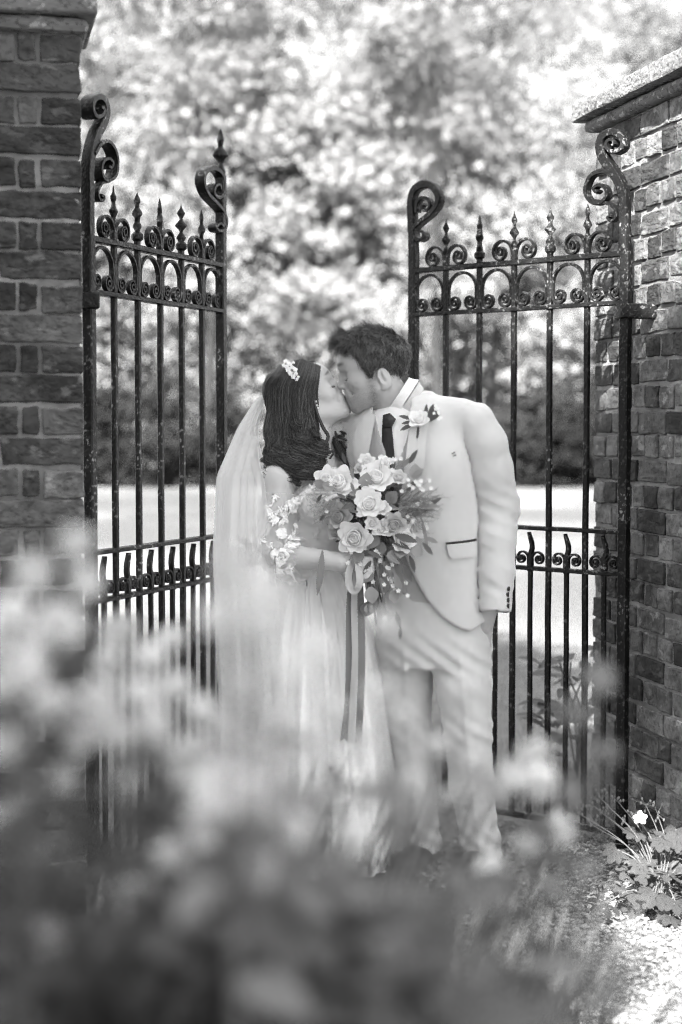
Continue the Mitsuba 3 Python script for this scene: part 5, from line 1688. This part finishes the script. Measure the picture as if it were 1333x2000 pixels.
# ---------------------------------------------------------------- border plants
leafy('border_leaf', foliage_c(0.06, 0.15), 0.5, 0.5)
leafy('border_dark', foliage_c(0.08, 0.18), 0.5, 0.5)
leafy('border_pale', foliage_c(0.12, 0.30), 0.6, 0.5)
leafy('border_petal', g(0.72), 0.6, 0.6)
leafy('border_petal_dim', g(0.28), 0.6, 0.6)


def lobed(c, d, n, R, lobes, rr):
    """a palmate leaf: toothed lobes fanned round the stalk"""
    d = nrm(d); n = nrm(n - d * np.dot(n, d)); s = np.cross(n, d)
    ms = []
    for k in range(lobes):
        a = (k - (lobes - 1) / 2) * (4.6 / lobes)
        q = math.cos(a) * d + math.sin(a) * s; t = np.cross(n, q)
        L = R * (1 - 0.10 * abs(k - (lobes - 1) / 2)) * rr.uniform(0.9, 1.1)
        prof = [(0.0, 0.03), (0.35, 0.10), (0.6, 0.22), (0.72, 0.25), (0.84, 0.17), (0.9, 0.18), (1.0, 0.03)]
        P = np.array([[c + q * L * u + t * L * w * e + n * (R * (0.10 * u - 0.28 * u * u) + 0.10 * L * w * abs(e)) for e in (-1, 0, 1)] for u, w in prof])
        ms.append(gridmesh(P))
    return cat(ms)


def border_plant(label, base, height, spread, nstem, seed, mat='border_leaf', petal='border_petal', lean=(0, 0), leafL=(0.05, 0.10), head=0.045, group=None, nleaf=16, grass=0, fl=0.6, leafW=0.30, tips=None, ulo=0.12):
    rr = np.random.default_rng(seed)
    t = thing('border_plant', label, 'plant', group)
    base = np.asarray(base, float)
    st, lv = [], []
    heads = []
    for k in range(len(tips) if tips is not None else nstem):
        a = rr.uniform(0, 2 * PI); q = spread * math.sqrt(rr.random())
        h = height * rr.uniform(0.72, 1.05)
        b = base + [0.25 * q * math.cos(a), 0.25 * q * math.sin(a), 0]
        e = base + [q * math.cos(a) + lean[0] * h, q * math.sin(a) + lean[1] * h, h]
        if tips is not None:
            e = np.asarray(tips[k])
        c = smooth_path([b, (b + e) / 2 + [0.1 * q * math.cos(a), 0.1 * q * math.sin(a), 0.06 * h], e], 12)
        st.append(tube(c, np.linspace(0.0032, 0.0014, 12), 4))
        heads.append((c[-1], nrm(c[-1] - c[-2])))
        for j in range(nleaf):
            u = rr.uniform(ulo, 0.96); p = c[int(u * 11)] + rr.normal(0, 0.008, 3)
            d = np.array([rr.standard_normal(), rr.standard_normal(), 0.5 * rr.standard_normal() + 0.3])
            L = rr.uniform(*leafL)
            lv.append(leaf(p, d, np.array([0.3 * rr.standard_normal(), 0.3 * rr.standard_normal(), 1]), L, L * leafW, 0.35, 5))
    for k in range(grass):
        a = rr.uniform(0, 2 * PI); q = spread * rr.random()
        b = base + [q * math.cos(a), q * math.sin(a), 0]
        h = height * rr.uniform(0.6, 1.0)
        e = b + [lean[0] * h + rr.normal(0, 0.10), lean[1] * h + rr.normal(0, 0.10), h]
        lv.append(leaf(b, e - b, np.array([rr.standard_normal(), -1, 0.2]), float(np.linalg.norm(e - b)), 0.0035, 0.04, 6))
    stuff(obj('stems', cat(st), 'stem_green', t, 60))
    stuff(obj('leaves', cat(lv), mat, t, False))
    for k, (p, n) in enumerate(heads):
        if rr.random() > fl:
            continue
        ms = []
        for q in range(7):
            o = nrm(n + 0.9 * rr.standard_normal(3))
            ms += flower(p + o * head * 0.45 * rr.random(), o, head * rr.uniform(0.45, 0.7), 5, int(rr.integers(1e6)))
        obj('flower', cat(ms), petal, t, False)
    return t


GB = 'flowering plants of the border in front of the viewpoint'
PL = [  # label, [(pixel x, y, depth) of each flower head], head size, leaves per stem, material
    ('blurred white flowers at the left edge, nearest the brick pier', [(150, 1075, 1.5), (62, 1120, 1.6), (18, 1190, 1.45), (120, 1215, 1.5), (45, 1300, 1.4), (0, 1345, 1.5), (185, 1370, 1.5), (-30, 1240, 1.5), (95, 1390, 1.55), (75, 1250, 1.7), (165, 1145, 1.7)], 0.028, 11, 'border_leaf', 'border_petal'),
    ('blurred tall plant with pale flowers below the left gate leaf', [(235, 1240, 1.7), (292, 1295, 1.6), (205, 1300, 1.75), (345, 1345, 1.65), (270, 1365, 1.5), (390, 1395, 1.7), (300, 1420, 1.6), (225, 1430, 1.5), (330, 1255, 1.9)], 0.025, 13, 'border_leaf', 'border_petal'),
    ('blurred pale flowering plant in front of the veil', [(462, 1125, 1.25), (520, 1165, 1.35), (425, 1215, 1.3), (500, 1230, 1.4)], 0.024, 3, 'border_pale', 'border_petal'),
    ('blurred pale flower spray in front of the dress hem', [(560, 1300, 1.35), (620, 1270, 1.5), (480, 1345, 1.4), (545, 1400, 1.5), (650, 1390, 1.6), (705, 1450, 1.7), (590, 1450, 1.55), (430, 1420, 1.5), (500, 1470, 1.6)], 0.019, 10, 'border_pale', 'border_petal'),
    ('blurred small white flowers among the leaves at the lower left', [(120, 1530, 1.75), (240, 1525, 1.7), (352, 1540, 1.75), (150, 1455, 1.6), (270, 1755, 1.5), (20, 1600, 1.6), (10, 1440, 1.5), (300, 1480, 1.6), (60, 1660, 1.7), (330, 1680, 1.5), (500, 1700, 1.4), (560, 1620, 1.45), (620, 1560, 1.6), (690, 1640, 1.5), (90, 1840, 1.5)], 0.026, 7, 'border_leaf', 'border_petal'),
    ('blurred plant with one large white head in the lower middle', [(465, 1555, 1.4), (440, 1600, 1.45), (495, 1520, 1.5), (380, 1490, 1.6), (445, 1540, 1.5)], 0.040, 22, 'border_leaf', 'border_petal'),
    ('blurred pale flowers in front of the trousers', [(745, 1225, 1.6), (785, 1400, 1.7), (905, 1345, 1.8), (850, 1460, 1.8), (740, 1350, 1.6), (930, 1480, 1.9), (800, 1530, 1.9), (880, 1560, 1.8)], 0.018, 9, 'border_pale', 'border_petal'),
    ('blurred white flowers in front of the right gate leaf', [(1045, 1475, 1.9), (1000, 1525, 1.9), (1090, 1620, 2.0), (1025, 1665, 1.9), (1075, 1745, 2.0), (960, 1700, 2.0), (1060, 1530, 2.0)], 0.030, 12, 'border_leaf', 'border_petal'),
    ('blurred sprig crossing the foot of the right gate leaf', [(1120, 1400, 1.6), (1165, 1330, 1.7), (1185, 1480, 1.8)], 0.024, 8, 'border_pale', 'border_petal_dim')]
for k, (lab, tp, hd, nl, mt, pt) in enumerate(PL):
    tips = [at(*q) for q in tp]
    c = np.mean(tips, axis=0)
    border_plant(lab, (c[0], c[1] + 0.02, 0.0), c[2], 0.05, 0, 300 + k, mt, pt, (0, 0), (0.03, 0.075), hd, GB, nl, 0, 1.0, 0.30, tips, 0.55)
for k, (lab, (x, y), Y, sp, ns) in enumerate([
    ('blurred dark leafy clump in the lower left corner', (90, 1560), 2.05, 0.24, 24), ('blurred dark leafy clump in the lower middle', (430, 1640), 1.65, 0.19, 24),
    ('blurred dark leafy clump at the bottom edge in the middle', (640, 1730), 1.45, 0.20, 24), ('blurred dark leafy clump at the bottom left edge', (250, 1660), 1.85, 0.22, 26),
    ('blurred low dark clump in the lower right, left of the open gravel', (900, 1850), 1.45, 0.17, 20), ('blurred low leafy clump nearest the open gravel in the lower right', (1060, 1930), 1.5, 0.12, 12)]):
    tp = at(x, y, Y)
    border_plant(lab, (tp[0], Y, 0.0), tp[2], sp, ns, 330 + k, 'border_dark', 'border_petal_dim', (0.0, 0.0), (0.04, 0.085), 0.022, GB, 34, 0, 0.16, 0.34, None, 0.55)
# slender lavender-like clumps further in, less out of focus
for k, (x, y, Y, sp, n, lab) in enumerate([(640, 1500, 3.3, 0.22, 150, 'slender grassy clump in front of the dress hem'), (830, 1640, 2.9, 0.24, 150, 'slender grassy clump in front of the shoes'), (1000, 1790, 2.5, 0.20, 110, 'slender grassy clump reaching over the gravel'), (420, 1480, 3.4, 0.25, 120, 'slender grassy clump below the veil'), (200, 1500, 3.2, 0.25, 120, 'slender grassy clump below the left gate leaf')]):
    tp = at(x, y, Y)
    border_plant(lab, (tp[0] - 0.05, Y, 0.0), tp[2], sp, 16, 360 + k, 'border_leaf', 'border_petal_dim', (0.28, 0.0), (0.02, 0.05), 0.02, 'slender grassy clumps of the border', 6, n, 0.0, 0.16)
# soil of the border
sx, sy = np.meshgrid(np.linspace(-1.6, 0.62, 40), np.linspace(0.6, 3.75, 60), indexing='ij')
edge_ = 0.10 * np.sin(sy * 2.3) + 0.62 - 0.0 * sy
sx = np.minimum(sx, -1.6 + (sx + 1.6) / 2.22 * (edge_ + 1.6))
struct('flower_bed', gridmesh(np.stack([sx, sy, 0.018 + 0.03 * meshkit.fbm(np.stack([sx * 9, sy * 9, sx * 0], -1), 3)], -1)), 'soil_mat', True)

# the geranium at the foot of the right pier
leafy('geranium_leaf', foliage_c(0.03, 0.085), 0.5, 0.5)
gt = thing('geranium', 'geranium with lobed leaves and one white flower at the foot of the right pier', 'plant')
r = np.random.default_rng(91)
gb = at(1290, 1790, 4.85); gb[2] = 0.01
stt = []
LV = [(1184, 1765, 0.062, -0.12), (1206, 1660, 0.05, 0.0), (1245, 1625, 0.05, 0.02), (1310, 1640, 0.06, 0.0), (1322, 1620, 0.05, 0.08), (1256, 1690, 0.055, -0.02), (1300, 1705, 0.06, -0.05), (1280, 1745, 0.06, -0.1), (1320, 1760, 0.06, -0.1), (1228, 1700, 0.045, 0.0), (1333, 1690, 0.06, 0), (1350, 1650, 0.06, 0.05), (1295, 1665, 0.045, 0.1), (1270, 1655, 0.045, 0.08), (1245, 1750, 0.05, -0.05), (1345, 1740, 0.06, 0), (1222, 1735, 0.045, -0.03), (1310, 1790, 0.05, -0.12), (1265, 1710, 0.05, 0.06), (1240, 1672, 0.04, 0.1), (1330, 1725, 0.05, 0.1), (1290, 1630, 0.045, 0.12), (1375, 1700, 0.06, 0.1), (1390, 1760, 0.06, 0.0)]
for q in range(16):
    LV.append((r.uniform(1195, 1360), r.uniform(1625, 1800), r.uniform(0.035, 0.055), r.uniform(-0.1, 0.15)))
for k, (x, y, R, dy) in enumerate(LV):
    c = at(x, y, 4.85 + dy); c[2] = max(c[2], 0.03)
    d = nrm((c - gb) * [1, 1, 0.2] + [-0.1, -0.25, -0.15]) + r.normal(0, 0.15, 3)
    obj('leaf', lobed(c, d, np.array([0.2 * r.standard_normal(), -0.75, 0.9]), R, 7 if k % 3 else 5, r), 'geranium_leaf', gt, False)
    stt.append(tube(smooth_path([gb, (gb + c) / 2 + [0, 0, 0.05], c], 9), 0.0016, 4))
for k, (x, y) in enumerate([(1133, 1590), (1160, 1575), (1176, 1562), (1182, 1590), (1207, 1565), (1240, 1590), (1285, 1590), (1262, 1572), (1222, 1606), (1158, 1612)]):
    c = at(x, y, 4.9 + r.normal(0, 0.05))
    stt.append(tube(smooth_path([gb + [0, 0.02, 0.05], (gb + c) / 2 + [0.02, 0, 0.05], c], 10), 0.0013, 4))
    for q in range(6):
        e = c + r.normal(0, 0.012, 3) + [0, 0, 0.008]
        stt.append(tube([c, e], 0.0008, 3))
        obj('bud', trimesh.creation.icosphere(subdivisions=1, radius=0.0032).apply_scale([1, 1, 1.6]).apply_translation(e), 'border_pale', gt, True)
stuff(obj('stems', cat(stt), 'border_pale', gt, 60))
obj('flower', cat(flower(at(1251, 1598, 4.82), np.array([-0.1, -1, 0.4]), 0.021, 5, 3)), 'border_petal', gt, False)
lv = []
for k in range(260):
    p = gb + [r.uniform(-0.16, 0.22), r.uniform(-0.12, 0.3), r.uniform(0.02, 0.16)]
    lv.append(leaf(p, np.array([r.standard_normal(), r.standard_normal(), 0.4]), np.array([0, 0, 1.0]), r.uniform(0.02, 0.05), 0.007, 0.3, 4))
stuff(obj('undergrowth', cat(lv), 'border_leaf', gt, False))
# dark leafy plant between the bars by the right pier
sp = thing('leafy_shrub', 'dark leafy plant growing behind the bars beside the right pier', 'shrub')
r = np.random.default_rng(17)
sb = at(1128, 1500, 6.75); sb[2] = 0
for k in range(70):
    a = r.uniform(0, 2 * PI); h = r.uniform(0.08, 0.52)
    c = sb + [r.uniform(0.02, 0.17) * math.cos(a), r.uniform(0.02, 0.2) * math.sin(a), h]
    obj('leaf', leaf(c, np.array([math.cos(a), math.sin(a), 0.5]) + r.normal(0, 0.2, 3), np.array([0, -0.3, 1.0]), r.uniform(0.07, 0.13), r.uniform(0.018, 0.034), 0.5), 'leaf_deep', sp, 60)
obj('stem', cat([tube(smooth_path([sb, sb + [r.normal(0, 0.03), r.normal(0, 0.03), 0.25], sb + [r.normal(0, 0.09), r.normal(0, 0.1), 0.48]], 8), 0.004, 5) for k in range(7)]), 'stem_green', sp, 60)
